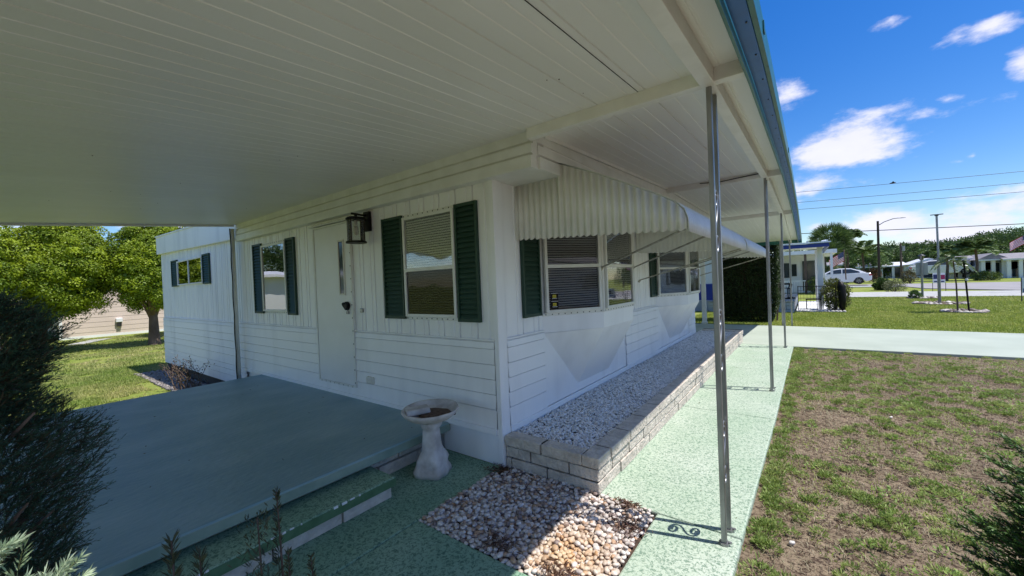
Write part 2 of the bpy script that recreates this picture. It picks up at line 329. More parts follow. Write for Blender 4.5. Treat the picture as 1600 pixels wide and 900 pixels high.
# walkway, driveway, patio
w = MB()
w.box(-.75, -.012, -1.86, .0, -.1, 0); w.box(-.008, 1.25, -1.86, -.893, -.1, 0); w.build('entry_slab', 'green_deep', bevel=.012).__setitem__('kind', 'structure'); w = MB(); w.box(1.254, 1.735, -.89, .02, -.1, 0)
w.box(1.254, 1.735, -5, -.893, -.1, 0)
w.prism([(.80, .03, -.1), (1.735, .03, -.1), (1.765, 2.35, -.1), (.80, 2.35, -.1)], (0, 0, .1)); w.prism([(.80, 2.355, -.1), (1.765, 2.355, -.1), (1.775, 4.8, -.1), (.80, 4.8, -.1)], (0, 0, .1)); w.prism([(.80, 4.805, -.1), (1.775, 4.805, -.1), (1.79, 7.38, -.1), (.80, 7.38, -.1)], (0, 0, .1))
w.build('walkway', 'green', bevel=.012).__setitem__('kind', 'structure')
w = MB(); w.prism([(-6, 7.39, -.1), (1.79, 7.39, -.1), (4.8, 7.45, -.1), (30, 8.2, -.1), (30, 11.4, -.1), (5.8, 10.85, -.1), (1.2, 11.1, -.1), (-6, 11.1, -.1)], (0, 0, .102)); w.build('driveway', 'drive', bevel=.01).__setitem__('kind', 'structure')
p = MB(); p.box(-4.75, -.6, -4.6, -.012, .205, .275); tag(p.build('patio', 'patio', bevel=.012), kind='structure')
p = MB(); p.box(-4.72, -.597, -4.59, -.02, .196, .264); tag(p.build('patio_rim', 'patio_edge', bevel=.006), kind='structure')
def blocks(mb, mo, x0, y0, x1, y1, z0, z1, thick, length, joint=.011, off=0, rough=.006):
    """one course of blocks between two plan points, thickness to the left of the run"""
    a = Vector((x0, y0, 0)); b = Vector((x1, y1, 0)); Lr = (b-a).length; u = (b-a)/Lr; n = Vector((-u.y, u.x, 0)); t = -off
    while t < Lr:
        s0 = max(0, t); s1 = min(Lr, t+length-joint)
        if s1-s0 > .02:
            j = random.uniform(-rough, rough)
            mb.fbox(a+u*s0+n*(-j)+Vector((0, 0, z0)), u*(s1-s0), n*(thick+j), (0, 0, z1-z0-joint*.8))
        t += length
b = MB(); 
for i, z in enumerate((-.1, .0, .1)): blocks(b, None, -.72, -4.5, -.72, -.02, z, z+.098, .1, .4, off=.2*(i % 2))
tag(b.build('patio_footing', 'block', bevel=.004), kind='structure')
# step in front of the patio
st = thing('concrete_step', (-.5, -1.5, 0), 'long green painted concrete step below the patio edge, paint chipped along its nose', 'step')
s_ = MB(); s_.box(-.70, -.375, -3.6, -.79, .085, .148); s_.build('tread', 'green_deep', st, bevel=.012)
s_ = MB(); s_.box(-.374, -.371, -3.6, -.795, .088, .142); s_.build('nosing', 'step_edge', st)
s_ = MB(); blocks(s_, None, -.40, -3.6, -.40, -.82, 0.002, .084, .17, .42, off=.11); s_.build('riser', 'block', st, bevel=.004)
s_ = MB()
yy = -.84
for k in range(15):
    yy -= random.uniform(.012, .05) if k % 4 else random.uniform(.1, .3); e = random.uniform(.004, .035); s_.box(-.3755, -.3695, yy-e, yy, random.uniform(.134, .144), .1500); yy -= e
s_.build('chipped_paint', 'nb_white', st)

# ------------------------------------------------------------------ the mobile home
H = thing('mobile_home', (-3, 3.5, 0), 'white mobile home with ribbed siding, dark green shutters and bay windows', 'house')
def lap_profile(z0, zs):      # (offset outward, z) list
    out = []
    for a, b_ in zip(zs[:-1], zs[1:]): out += [(.022, a), (.015, b_-.008), (.002, b_-.006), (.002, b_-.001)]
    return out+[(.012, zs[-1])]
def wall_sheet(mb, a, b, out, z0, z1, spacing=.105, skip=()):
    """upper siding: vertical grooves between plan points a and b, outward normal out"""
    a = Vector(a); b = Vector(b); o = Vector(out); Lr = (b-a).length; u = (b-a)/Lr; pr = [(0, 0)]; t = spacing*.8; k = 0
    while t < Lr-.03:
        g = .008 if k % 2 else .016
        pr += [(t-.010, 0), (t-.0055, -g), (t+.0055, -g), (t+.010, 0)]; k += 1; t += spacing*(1.35 if k % 2 else .65)
    pr.append((Lr, 0)); v = [a+u*p+o*q for p, q in pr]; n = len(v)
    mb.add([Vector((q.x, q.y, z0)) for q in v]+[Vector((q.x, q.y, z1)) for q in v], [(i, i+1, n+i+1, n+i) for i in range(n-1)])
def lap_sheet(mb, a, b, out, zs):
    a = Vector(a); b = Vector(b); o = Vector(out); pr = lap_profile(0, zs); n = len(pr)
    mb.add([a+o*q+Vector((0, 0, z)) for q, z in pr]+[b+o*q+Vector((0, 0, z)) for q, z in pr], [(i, i+1, n+i+1, n+i) for i in range(n-1)])
LZ = [.313, .475, .602, .728, .854, .986, 1.045]
m1 = MB(); wall_sheet(m1, (-5.35, 0, 0), (0, 0, 0), (0, -1, 0), 1.05, 2.41); lap_sheet(m1, (-5.35, 0, 0), (-.035, 0, 0), (0, -1, 0), LZ)
m1.box(-5.35, 0, .018, .12, 0, 2.6); m1.build('front_wall', 'siding', H)
m2 = MB(); wall_sheet(m2, (-10.35, 0, 0), (-5.35, 0, 0), (0, -1, 0), 1.05, 2.6, .14); lap_sheet(m2, (-10.35, 0, 0), (-5.35, 0, 0), (0, -1, 0), [-.02, .12, .22]+LZ); m2.box(-10.35, -5.352, .018, .12, -.02, 2.6)
m2.box(-10.35, -10.25, .12, 7, -.02, 2.6); m2.build('rear_wall', 'siding_old', H)
m3 = MB(); wall_sheet(m3, (0, 0, 0), (0, 7.0, 0), (1, 0, 0), 1.05, 2.41, .13)
for a, b_ in ((.10, .69), (2.79, 4.29), (6.39, 6.98)): lap_sheet(m3, (0, a, 0), (0, b_, 0), (1, 0, 0), LZ)
m3.box(-.14, -.018, .12, 7.0, 0, 2.6); m3.box(-10.3, 0, 6.9, 7.0, 0, 2.6); m3.build('side_wall', 'siding', H)
# trims: corner, base skirt, band, ledger
t = MB(); t.box(-.032, .016, -.016, -.0005, 0, 2.4); t.box(.0005, .016, -.0005, .10, 0.0, 2.4); t.build('corner_trim', 'siding', H, bevel=.003)
t = MB(); t.box(-.70, -.034, -.006, .0, 0.0, .27); t.box(-5.3, -.034, -.032, -.001, .262, .312); t.box(.001, .026, .10, 6.98, .262, .312); t.box(.001, .008, .10, 6.98, .0, .262); t.build('base_trim', 'siding', H, bevel=.004)
t = MB(); t.box(-10.3, -.034, -.018, -.001, 1.048, 1.064); t.box(.001, .018, .10, .69, 1.048, 1.064); t.box(.001, .018, 2.79, 4.29, 1.048, 1.064); t.build('band_trim', 'siding', H, bevel=.003)
# eave box with stepped moulding (front and side)
def prof_run(mb, prof, a, b, out, z):
    a = Vector(a); b = Vector(b); o = Vector(out); n = len(prof)
    A = [a+o*q+Vector((0, 0, z+h)) for q, h in prof]; B = [b+o*q+Vector((0, 0, z+h)) for q, h in prof]
    mb.add(A+B, [(i, (i+1) % n, n+(i+1) % n, n+i) for i in range(n)]+[tuple(range(n)), tuple(range(n, 2*n))])
EP = [(0, 0), (.085, 0), (.09, .01), (.09, .088), (.062, .092), (.062, .104), (.078, .112), (.078, .178), (.05, .183), (.05, .196), (.066, .204), (.066, .29), (0, .29)]
t = MB(); prof_run(t, EP, (-5.35, 0, 0), (.455, 0, 0), (0, -1, 0), 2.39); prof_run(t, EP, (.39, -.0, 0), (.39, 7.0, 0), (1, 0, 0), 2.39); t.box(0, .389, 0, 7.0, 2.392, 2.5); t.build('eave', 'white', H)
t = MB(); prof_run(t, [(0, 0), (.06, 0), (.065, .01), (.065, .40), (.085, .405), (.085, .43), (0, .43)], (-10.42, 0, .12), (-5.36, 0, 0.0), (0, -1, 0), 2.44); t.build('parapet', 'siding_old', H)
t = MB(); t.box(-10.4, -5.3, .0, 7, 2.6, 2.9); t.box(-5.35, .38, .06, 6.95, 2.5, 2.62); t.build('roof', 'white', H)
t = MB(); t.box(-10.3, -4.7, .015, .1, -.3, -.025); t.build('foundation', 'mortar', H)

def louvre(parent, a, u, wd, z0, z1, out, n=22):
    """slatted shutter: a = low corner on the wall, u = unit vector along the wall"""
    a = Vector(a); u = Vector(u); o = Vector(out); f = MB(); e = .022
    for q in (0, wd-e): f.fbox(a+u*q+Vector((0, 0, z0))+o*.002, u*e, o*.03, (0, 0, z1-z0))
    for z in (z0, z1-.028): f.fbox(a+u*e+Vector((0, 0, z))+o*.002, u*(wd-2*e), o*.027, (0, 0, .028))
    h = (z1-z0-.056)/n
    for i in range(n):
        zb = z0+.028+h*i; f.prism([a+u*e+o*.004+Vector((0, 0, zb)), a+u*e+o*.027+Vector((0, 0, zb)), a+u*e+o*.006+Vector((0, 0, zb+h*1.02))], u*(wd-2*e))
    f.box  # slats and rails are one part
    return f.build('shutter', 'shutter', parent)
def window(parent, a, u, wd, z0, z1, out, rail=None, mull=None, blinds='both', gl='glass', fr=.028, flange=True, name='window', fm='white'):
    a = Vector(a); u = Vector(u); o = Vector(out); Z = Vector((0, 0, 1))
    f = MB()
    for q in (0, wd-fr): f.fbox(a+u*q+Z*z0+o*.002, u*fr, o*.036, Z*(z1-z0))
    for z in (z0, z1-fr): f.fbox(a+u*fr+Z*z+o*.002, u*(wd-2*fr), o*.033, Z*fr)
    if rail: f.fbox(a+u*fr+Z*(rail-.017)+o*.004, u*(wd-2*fr), o*.034, Z*.034)
    if mull: f.fbox(a+u*(mull-.018)+Z*(z0+fr)+o*.002, u*.036, o*.033, Z*(z1-z0-2*fr))
    if flange:
        f.fbox(a-u*.03+Z*(z1)+o*.0015, u*(wd+.06), o*.006, Z*.03); f.fbox(a-u*.03+Z*(z0-.032)+o*.0015, u*(wd+.06), o*.006, Z*.032)
    W_ = f.build(name, fm, parent, bevel=.003)
    if flange:
        s = MB(); n = int(wd/.07)
        for i in range(n+1):
            c = a+u*(wd*i/n)
            for z in (z1+.015, z0-.016): s.fbox(c+Z*(z-.005)+o*.007-u*.005, u*.010, o*.004, Z*.010)
        s.build('screws', 'dark_metal', W_)
    g = MB(); g.fbox(a+u*fr+Z*(z0+fr)+o*.022, u*(wd-2*fr), o*.002, Z*((rail or z1-fr)-(z0+fr)))
    if rail and blinds == 'both': g.build('screened_pane', 'glass_screen', W_); g = MB()
    if rail: g.fbox(a+u*fr+Z*(rail)+o*.027, u*(wd-2*fr), o*.002, Z*(z1-fr-rail))
    g.build('pane', gl, W_)
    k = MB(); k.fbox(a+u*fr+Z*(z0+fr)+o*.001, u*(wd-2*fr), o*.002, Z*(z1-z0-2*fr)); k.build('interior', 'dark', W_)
    if blinds:
        for lo, hi, mm in (((z0+fr, rail-.01, 'blind_dark'), (rail+.01, z1-fr, 'blind')) if rail else ((z0+fr, z1-fr, 'blind'),)):
            if blinds == 'dark': mm = 'blind_dark'
            s = MB(); z = lo+.012
            while z < hi-.012:
                s.fbox(a+u*(fr+.01)+Z*z+o*.004, u*(wd-2*fr-.02), o*.010+Z*.013, o*.0015-Z*.001); z += .0235
            s.build('blinds', mm, W_)
    return W_
UX, OY, UY, OX = (1, 0, 0), (0, -1, 0), (0, 1, 0), (1, 0, 0)
louvre(H, (-1.505, 0, 0), UX, .33, 1.215, 2.255, OY); window(H, (-1.155, 0, 0), UX, .715, 1.24, 2.225, OY, rail=1.70); louvre(H, (-.43, 0, 0), UX, .262, 1.205, 2.25, OY)
louvre(H, (-4.88, 0, 0), UX, .31, 1.225, 2.29, OY); window(H, (-4.55, 0, 0), UX, .79, 1.26, 2.25, OY, rail=None, blinds=None, gl='glass_refl'); louvre(H, (-3.75, 0, 0), UX, .25, 1.215, 2.28, OY)
louvre(H, (-9.43, 0, 0), UX, .45, 1.76, 2.34, OY, 12); window(H, (-8.96, 0, 0), UX, 1.66, 1.775, 2.30, OY, mull=.78, blinds=None, gl='glass_refl', flange=False); louvre(H, (-7.29, 0, 0), UX, .38, 1.755, 2.33, OY, 12)
# door
D = MB(); D.box(-2.93, -2.135, -.026, -.002, .42, 2.305); D = D.build('door', 'door', H, bevel=.004)
k = MB(); k.box(-2.955, -2.932, -.034, -.002, .40, 2.32); k.box(-2.133, -2.105, -.034, -.002, .40, 2.32); k.box(-2.932, -2.133, -.034, -.002, .395, .416); k.box(-2.932, -2.133, -.033, -.002, 2.307, 2.325); k.box(-3.02, -2.02, -.06, -.001, 2.335, 2.345); k.box(-3.02, -2.02, -.009, -.001, 2.345, 2.375); k.build('door_frame', 'white', D, bevel=.002)
k = MB()
for i in range(13): k.box(-2.122, -2.112, -.038, -.034, .45+i*.15, .462+i*.15)
for i in range(13): k.box(-3.0+i*.08, -2.99+i*.08, -.012, -.008, 2.352, 2.362)
for i in range(8): k.box(-2.88+i*.1, -2.87+i*.1, -.037, -.034, .40, .408)
k.build('screws', 'dark_metal', D)
k = MB(); 
for a in ((-2.375, -2.355, 1.47, 2.12), (-2.265, -2.245, 1.47, 2.12)): k.box(a[0], a[1], -.038, -.026, a[2], a[3])
for a in ((1.47, 1.49), (2.10, 2.12)): k.box(-2.355, -2.265, -.038, -.026, *a)
k.build('light_frame', 'cream_cap', D, bevel=.002)
k = MB(); k.box(-2.355, -2.265, -.030, -.027, 1.49, 2.10); k.build('light_pane', 'glass_dark', D)
k = MB(); k.tube([(-2.215, -.03, 1.345), (-2.215, -.055, 1.345), (-2.215, -.065, 1.345)], [.05, .05, .038], 20); k.tube([(-2.245, -.05, 1.355), (-2.245, -.062, 1.35)], .036, 14); k.build('lock_cover', 'black', D, smooth=False)
k = MB(); k.box(-2.225, -2.19, -.05, -.026, 1.25, 1.285); k.tube([(-2.207, -.04, 1.30), (-2.207, -.045, 1.25)], .008, 8); k.build('handle', 'metal', D, bevel=.004)
k = MB(); k.box(-1.99, -1.935, -.02, -.004, 1.27, 1.315); k.build('doorbell', 'metal', H, bevel=.006)
k = MB(); k.box(-1.895, -1.76, -.045, -.004, .475, .56); k.build('outlet_cover', 'cream_cap', H, bevel=.018)
# wall lantern
LX = -1.76
lt = thing('wall_lantern', (LX, 0, 2.2), 'black wall lantern with rippled glass cylinder beside the door', 'lantern')
k = MB(); k.box(LX-.055, LX+.055, -.04, -.006, 2.16, 2.375); k.build('back_plate', 'black', lt, bevel=.006)
k = MB(); k.tube([(LX, -.03, 2.33), (LX, -.21, 2.335)], .012, 10); k.tube([(LX, -.16, 2.335), (LX, -.16, 2.30)], .016, 10); k.tube([(LX-.0, -.03, 2.28), (LX, -.1, 2.295), (LX, -.16, 2.30)], .007, 8); k.build('arm', 'black', lt, smooth=True)
LC = (LX, -.165, 0)
k = MB(); k.lathe(LC, [(.0, 2.302), (.085, 2.298), (.098, 2.288), (.10, 2.276), (.088, 2.270), (0, 2.269)], 28); k.build('cap', 'black', lt)
k = MB(); k.lathe(LC, [(.0, 2.045), (.098, 2.045), (.106, 2.037), (.106, 2.024), (0, 2.022)], 28); k.build('base_ring', 'black', lt)
k = MB()
for i in range(4):
    a = i*math.pi/2+.5; k.fbox((LC[0]+.096*math.cos(a)-.006, LC[1]+.096*math.sin(a)-.003, 2.04), (.009, 0, 0), (0, .009, 0), (0, 0, .235))
k.build('cage_bars', 'bronze', lt)
k = MB(); n = 32; k.add([(LC[0]+.084*math.cos(2*math.pi*j/n), LC[1]+.084*math.sin(2*math.pi*j/n), z) for z in (2.046, 2.268) for j in range(n)], [(j, (j+1) % n, n+(j+1) % n, n+j) for j in range(n)]); k.build('glass_cylinder', 'lamp_glass', lt, smooth=True)
k = MB(); k.lathe(LC, [(0, 2.2), (.02, 2.2), (.028, 2.15), (.022, 2.12), (0, 2.105)], 14); k.lathe(LC, [(0, 2.268), (.016, 2.268), (.016, 2.2), (0, 2.2)], 12); k.build('bulb', 'cream_cap', lt, smooth=True)
# bay windows (two alike)
def bay(y0, first):
    B0 = bpy.data.objects.new('bay_window', None); col.objects.link(B0); B0.parent = H; B0.location = Vector((0, y0, 0))-origin(H)
    A, B, C, Dp = Vector((0, 0+y0, 0)), Vector((.36, .62+y0, 0)), Vector((.36, 1.48+y0, 0)), Vector((0, 2.10+y0, 0)); Z = Vector((0, 0, 1))
    h = MB(); zt = 1.195; zm = 1.03
    E0 = Vector((.012, .66+y0, .4)); F0 = Vector((.012, 1.50+y0, .4)); Am = Vector((.012, y0, zm)); Dm = Vector((.012, 2.10+y0, zm))
    def seg(p, q, r_, s_): h.add([p, q, r_, s_], [(0, 1, 2, 3)])
    for p, q in ((A, B), (B, C), (C, Dp)): seg(p+Z*zm, q+Z*zm, q+Z*zt, p+Z*zt)
    bl = MB(); nr = 10; rows = []
    for i in range(nr+1):
        t = i/nr; o_ = 1-t; zz_ = zm+(.4-zm)*t
        rows.append([Vector((.012, y0+.66*t, zz_)), Vector((.012+.348*o_, B.y+(E0.y-B.y)*t, zz_)), Vector((.012+.348*o_, C.y+(F0.y-C.y)*t, zz_)), Vector((.012, y0+2.1-.6*t, zz_))])
    for a_, b_ in ((0, 1), (1, 2), (2, 3)): bl.add([r_[q] for r_ in rows for q in (a_, b_)], [(2*i, 2*i+1, 2*i+3, 2*i+2) for i in range(nr)])
    bl.build('belly_panel', 'siding', B0)
    h.add([Am, E0, Vector((.012, y0-.0, .318)), ], [(0, 1, 2)]); h.add([Vector((.012, y0, .318)), E0, F0, Vector((.012, 2.1+y0, .318))], [(0, 1, 2, 3)]); h.add([F0, Dm, Vector((.012, 2.1+y0, .318))], [(0, 1, 2)])
    h.build('apron', 'siding', B0); h = MB(); h.add([A+Z*2.4, B+Z*2.4, C+Z*2.4, Dp+Z*2.4, A+Z*2.25, B+Z*2.25, C+Z*2.25, Dp+Z*2.25], [(0, 1, 5, 4), (1, 2, 6, 5), (2, 3, 7, 6)]); h.build('header', 'siding', B0)
    for p, q, wide in ((A, B, 0), (B, C, 1), (C, Dp, 0)):
        u = (q-p).normalized(); o = Vector((u.y, -u.x, 0)); ln = (q-p).length
        W_ = window(B0, p+u*.035, u, ln-.07, 1.225, 2.24, o, rail=1.68, blinds='dark', name='window', flange=True)
        if p is A and first:
            s = MB(); s.fbox(p+u*.085+Z*1.262+o*.0255, u*.085, o*.001, Z*.165); s.build('sticker', 'black', W_)
            s = MB()
            for zc in (1.385, 1.305): s.fbox(p+u*.108+Z*(zc-.012)+o*.027, u*.038, o*.0006, Z*.026)
            s.build('sticker_mark', 'yellow', W_)
            s = MB()
            for zc, w_ in ((1.412, .07), (1.362, .05), (1.334, .07), (1.280, .05)):
                x_ = .085+.0425-w_/2
                while x_ < .085+.0425+w_/2: s.fbox(p+u*x_+Z*zc+o*.027, u*.0045, o*.0006, Z*.006); x_ += .0068
            s.build('sticker_lettering', 'paper', W_)
            s = MB()
            for zc in (1.385, 1.305):
                for x_ in (.114, .124, .135): s.fbox(p+u*x_+Z*(zc-.006)+o*.028, u*.004, o*.0005, Z*.013)
            s.build('sticker_symbol', 'black', W_)
    for p in (B, C): k = MB(); k.tube([p+Z*1.2, p+Z*2.26], .022, 8); k.build('corner_post', 'white', B0)
    louvre(H, (0, y0-.335, 0), UY, .29, 1.21, 2.25, OX)
    return B0
bay(.69, True); bay(4.29, False)

# ------------------------------------------------------------------ roof of the carport and walkway
YP = [(-4.7, 2.28), (0, 2.672), (3.5, 2.83), (7.4, 2.80), (11.9, 2.48)]
def zr(y):
    for (a, za), (b_, zb) in zip(YP[:-1], YP[1:]):
        if y <= b_: return za+(zb-za)*(y-a)/(b_-a)
    return YP[-1][1]
RF = thing('carport_roof', (0, 0, 2.7), 'wide white aluminium carport roof with ribbed ceiling and green edge', 'roof')
pr = []; x = -5.38; k = 0
while x < 1.80:
    pr.append((x+.0065, 0))
    if k % 3 == 2: pr += [(x+.094, 0), (x+.0965, .008), (x+.1015, .008), (x+.104, 0)]
    else: pr += [(x+.092, 0), (x+.096, .003), (x+.101, .003), (x+.106, 0)]
    x += .1016; k += 1
pr.append((1.84, 0)); V = []; n = len(pr)
for y, z in YP: V += [(a, y, z+q) for a, q in pr]
c = MB(); c.add(V, [(j*n+i, j*n+i+1, (j+1)*n+i+1, (j+1)*n+i) for j in range(4) for i in range(n-1)]); c.build('ceiling_panels', 'ceil', RF)
c = MB(); V = [(xx, y, z+.075) for y, z in YP for xx in (-5.38, 1.84)]; c.add(V, [(2*j, 2*j+1, 2*j+3, 2*j+2) for j in range(4)]); c.build('roof_top', 'roofwhite', RF)
def yrun(mb, x0, x1, h0, h1, y0=-4.7, y1=11.9):
    ysq = [y0]+[y for y, _ in YP if y0 < y < y1]+[y1]
    for a, b_ in zip(ysq[:-1], ysq[1:]):
        za, zb = zr(a), zr(b_)
        mb.add([(x0, a, za+h0), (x1, a, za+h0), (x1, a, za+h1), (x0, a, za+h1), (x0, b_, zb+h0), (x1, b_, zb+h0), (x1, b_, zb+h1), (x0, b_, zb+h1)], [(0, 1, 5, 4), (1, 2, 6, 5), (2, 3, 7, 6), (3, 0, 4, 7), (0, 3, 2, 1), (4, 5, 6, 7)])
c = MB(); yrun(c, .385, .452, -.155, .0, .1, 6.99); yrun(c, .46, .475, -.03, .0, .1, 6.99); c.build('wall_ledger', 'beam', RF)
c = MB(); yrun(c, 1.625, 1.695, -.082, .002); c.build('long_beam', 'beam', RF, bevel=.003)
for y in (-.1, 3.5, 7.42):
    c = MB(); c.box(.45 if y < 7 else -5.3, 1.838, y-.03, y+.03, zr(y)-.078, zr(y)+.004); c.build('cross_beam', 'beam', RF, bevel=.003)
c = MB(); yrun(c, -5.44, -5.382, -.028, .10, -4.7, -.09); c.build('end_fascia', 'beam', RF, bevel=.003)
c = MB(); yrun(c, 1.842, 1.856, -.10, -.055); yrun(c, 1.842, 1.85, -.055, .08); yrun(c, 1.918, 1.94, -.04, .085); c.box(-5.38, 1.94, 11.902, 11.96, 2.38, 2.57); c.build('green_fascia', 'green_trim', RF, bevel=.002)
c = MB(); yrun(c, 1.857, 1.917, -.045, -.03); c.build('gutter_channel', 'gutter_in', RF)
c = MB()
for y in np.arange(-1.0, 11.5, .38): c.box(1.897, 1.904, y, y+.007, zr(y)-.050, zr(y)-.044)
c.build('gutter_screws', 'dark_metal', RF)
c = MB()
for y in (-.35, 2.6): c.box(1.9405, 1.946, y, y+.05, zr(y)+.01, zr(y)+.06)
c.build('gutter_clip', 'green_trim', RF, bevel=.003)
c = MB()
for a_, b_ in ((-4.6, -2.4), (-2.4, -.13)): c.add([(1.278, a_, zr(a_)-.0015), (1.283, a_, zr(a_)-.0015), (1.283, b_, zr(b_)-.0015), (1.278, b_, zr(b_)-.0015)], [(0, 1, 2, 3)])
c.build('open_seam', 'dark', RF); c = MB()
for i in range(14): x_ = random.uniform(-4, 1.7); y_ = random.uniform(-2.3, -.3); e = random.uniform(.0015, .0035); c.box(x_-e, x_+e, y_-e, y_+e, zr(y_)-.003, zr(y_)+.002)
for i in range(14): c.box(.5+i*.095, .506+i*.095, -.075, -.069, zr(-.1)-.004, zr(-.1)+.004)
c.build('rusty_screws', 'wood', RF)
c = MB(); c.tube([(.9, 3.46, 2.83-.02), (1.15, 3.45, 2.83-.075+.03), (1.4, 3.455, 2.83-.03), (1.62, 3.46, 2.83-.02)], .006, 6); c.build('cable', 'black', RF)
# posts
def make_post(label):
    r = thing('scroll_post', (1.66, -.005, 0), label, 'post', 'scroll posts holding up the roof edge')
    for dy in (-.075, .075):
        k = MB(); k.box(1.646, 1.674, -.005+dy-.014, -.005+dy+.014, .012, 2.59); k.build('leg', 'metal', r, bevel=.003)
        k = MB(); k.tube([(1.66, -.005+dy, .0), (1.66, -.005+dy, .014)], .028, 12); k.tube([(1.69, -.005+dy, .014), (1.69, -.005+dy, .022)], .009, 8); k.build('foot', 'metal', r)
    for zc in (.50, 1.15, 1.84):
        k = MB(); pts = []
        for i in range(60):
            t = i/59; s = -1 if t < .5 else 1; q = abs(t-.5)*2
            if q < .35: zz_ = s*q/.35*.075; yy_ = -s*(.0)+.045*math.sin(q/.35*math.pi/2)*s
            else:
                a = (q-.35)/.65*2*math.pi*1.35; rad = .048*(1-.62*(q-.35)/.65)
                zz_ = s*(.10+rad*math.sin(a)*1.0); yy_ = s*(-.0+rad*math.cos(a))
            pts.append((1.66, -.005+yy_, zc+zz_*1.25))
        k.tube(pts, .006, 6); k.v = [(1.66+(a_-1.66)*1.5, b_, c_) for a_, b_, c_ in k.v]; k.build('scroll', 'metal', r, smooth=True)
    return r
P0 = make_post('galvanised scroll post at the near corner, closest to the camera')
for y, lb, zt in ((3.58, 'galvanised scroll post halfway along the walkway beside the gravel planter', 2.75), (7.2, 'galvanised scroll post where the walkway meets the driveway', 2.72)):
    c = copy_tree(P0); c.location = (1.66, y, 0); c['label'] = lb; c.scale = (1, 1, zt/2.59)
for x_, lb in ((1.66, 'slim far carport post on the lawn edge, right of its twin'), (1.44, 'slim far carport post on the lawn edge, left of its twin')):
    r = thing('slim_post', (x_, 11.25, 0), lb, 'post', 'slim posts at the far carport edge'); k = MB(); k.box(x_-.018, x_+.018, 11.232, 11.268, -.04, 2.44); k.build('leg', 'metal', r); k = MB(); k.box(x_-.04, x_+.04, 11.21, 11.29, -.04, -.03); k.build('foot', 'metal', r)
r = thing('white_post', (-.62, 11.2, 0), 'square white post under the far carport, left of the dark hedge', 'post'); k = MB(); k.box(-.68, -.56, 11.15, 11.27, -.04, 2.46); k.build('shaft', 'white', r, bevel=.006); k = MB(); k.box(-.70, -.54, 11.13, 11.29, -.04, .06); k.build('plinth', 'white', r, bevel=.006)
r = thing('end_post', (-5.42, -.13, 0), 'thin grey pipe post with a loose cable against the front wall', 'post')
k = MB(); k.tube([(-5.42, -.11, -.1), (-5.42, -.11, 2.6)], .032, 12); k.build('pipe', 'white', r, smooth=True)
k = MB(); k.tube([(-5.385+.012*math.sin(i*1.1), -.15, -.1+i*.1) for i in range(28)], .008, 6); k.build('cable', 'black', r, smooth=True)

# ------------------------------------------------------------------ awnings
def awning(y0, y1, label):
    r = thing('window_awning', (1.0, y0, 2.0), label, 'awning', 'corrugated awnings over the bay windows')
    prof = [(.455, 2.50), (.8, 2.345), (1.1, 2.19), (1.27, 2.10), (1.37, 2.035), (1.415, 1.98), (1.435, 1.915), (1.438, 1.85)]
    n = int((y1-y0)/.0104); V = []; 
    for j in range(n+1):
        y = y0+(y1-y0)*j/n; w_ = math.cos(2*math.pi*(y-y0)/.0625)
        for i, (px_, pz_) in enumerate(prof):
            kk = .008*w_; zz_ = pz_+kk-(.02*(1+w_)*.5+.006 if i == len(prof)-1 else 0)
            V.append((px_+(kk if i > 4 else 0), y, zz_))
    q = len(prof); k = MB(); k.add(V, [(j*q+i, j*q+i+1, (j+1)*q+i+1, (j+1)*q+i) for j in range(n) for i in range(q-1)]); o = k.build('canopy', 'awning', r, smooth=True)
    sm = o.modifiers.new('solid', 'SOLIDIFY'); sm.thickness = .002
    def top(x): 
        if x < .448: return 2.385
        for (a, za), (b_, zb) in zip(prof[:-1], prof[1:]):
            if x <= b_: return za+(zb-za)*(x-a)/(b_-a)-.004
        return 1.85
    for ye, s in ((y0, -1), (y1, 1)):
        k = MB(); V = []; n = 170; Fq = []
        for i in range(n+1):
            x_ = .01+(1.432-.01)*i/n; ph = 2*math.pi*x_/.058; w_ = math.cos(ph); zb = 1.93-.07*x_/1.43-.020*abs(math.cos(ph/2))-.004
            V += [(x_, ye+s*.008*w_, zb), (x_, ye+s*.008*w_, max(zb+.01, top(x_)))]
        k.add(V, [(2*i, 2*i+2, 2*i+3, 2*i+1) for i in range(n)]); o = k.build('side_wing', 'awning', r, smooth=True); sm = o.modifiers.new('solid', 'SOLIDIFY'); sm.thickness = .0015
    k = MB(); k.tube([(1.415, y0+.01, 1.868), (1.415, y1-.01, 1.868)], .011, 8); k.tube([(.95, y0+.01, 2.245), (.95, y1-.01, 2.245)], .011, 8); k.build('front_bar', 'rod', r)
    b0 = y0+.39
    for p, q in (((1.415, y0+.06, 1.86), (.375, b0+.60, 1.66)), ((1.415, y0+.75, 1.86), (.375, b0+1.50, 1.66)), ((1.415, y1-.1, 1.86), (.1, y1-.15, 1.5))):
        k = MB(); k.tube([p, q], .009, 8); k.tube([q, (q[0]-.02, q[1], q[2]-.03)], .016, 8); k.build('support_rod', 'rod', r)
    return r
awning(.30, 3.36, 'corrugated white window awning nearest the house corner'); awning(3.46, 6.75, 'corrugated white window awning over the farther bay window')

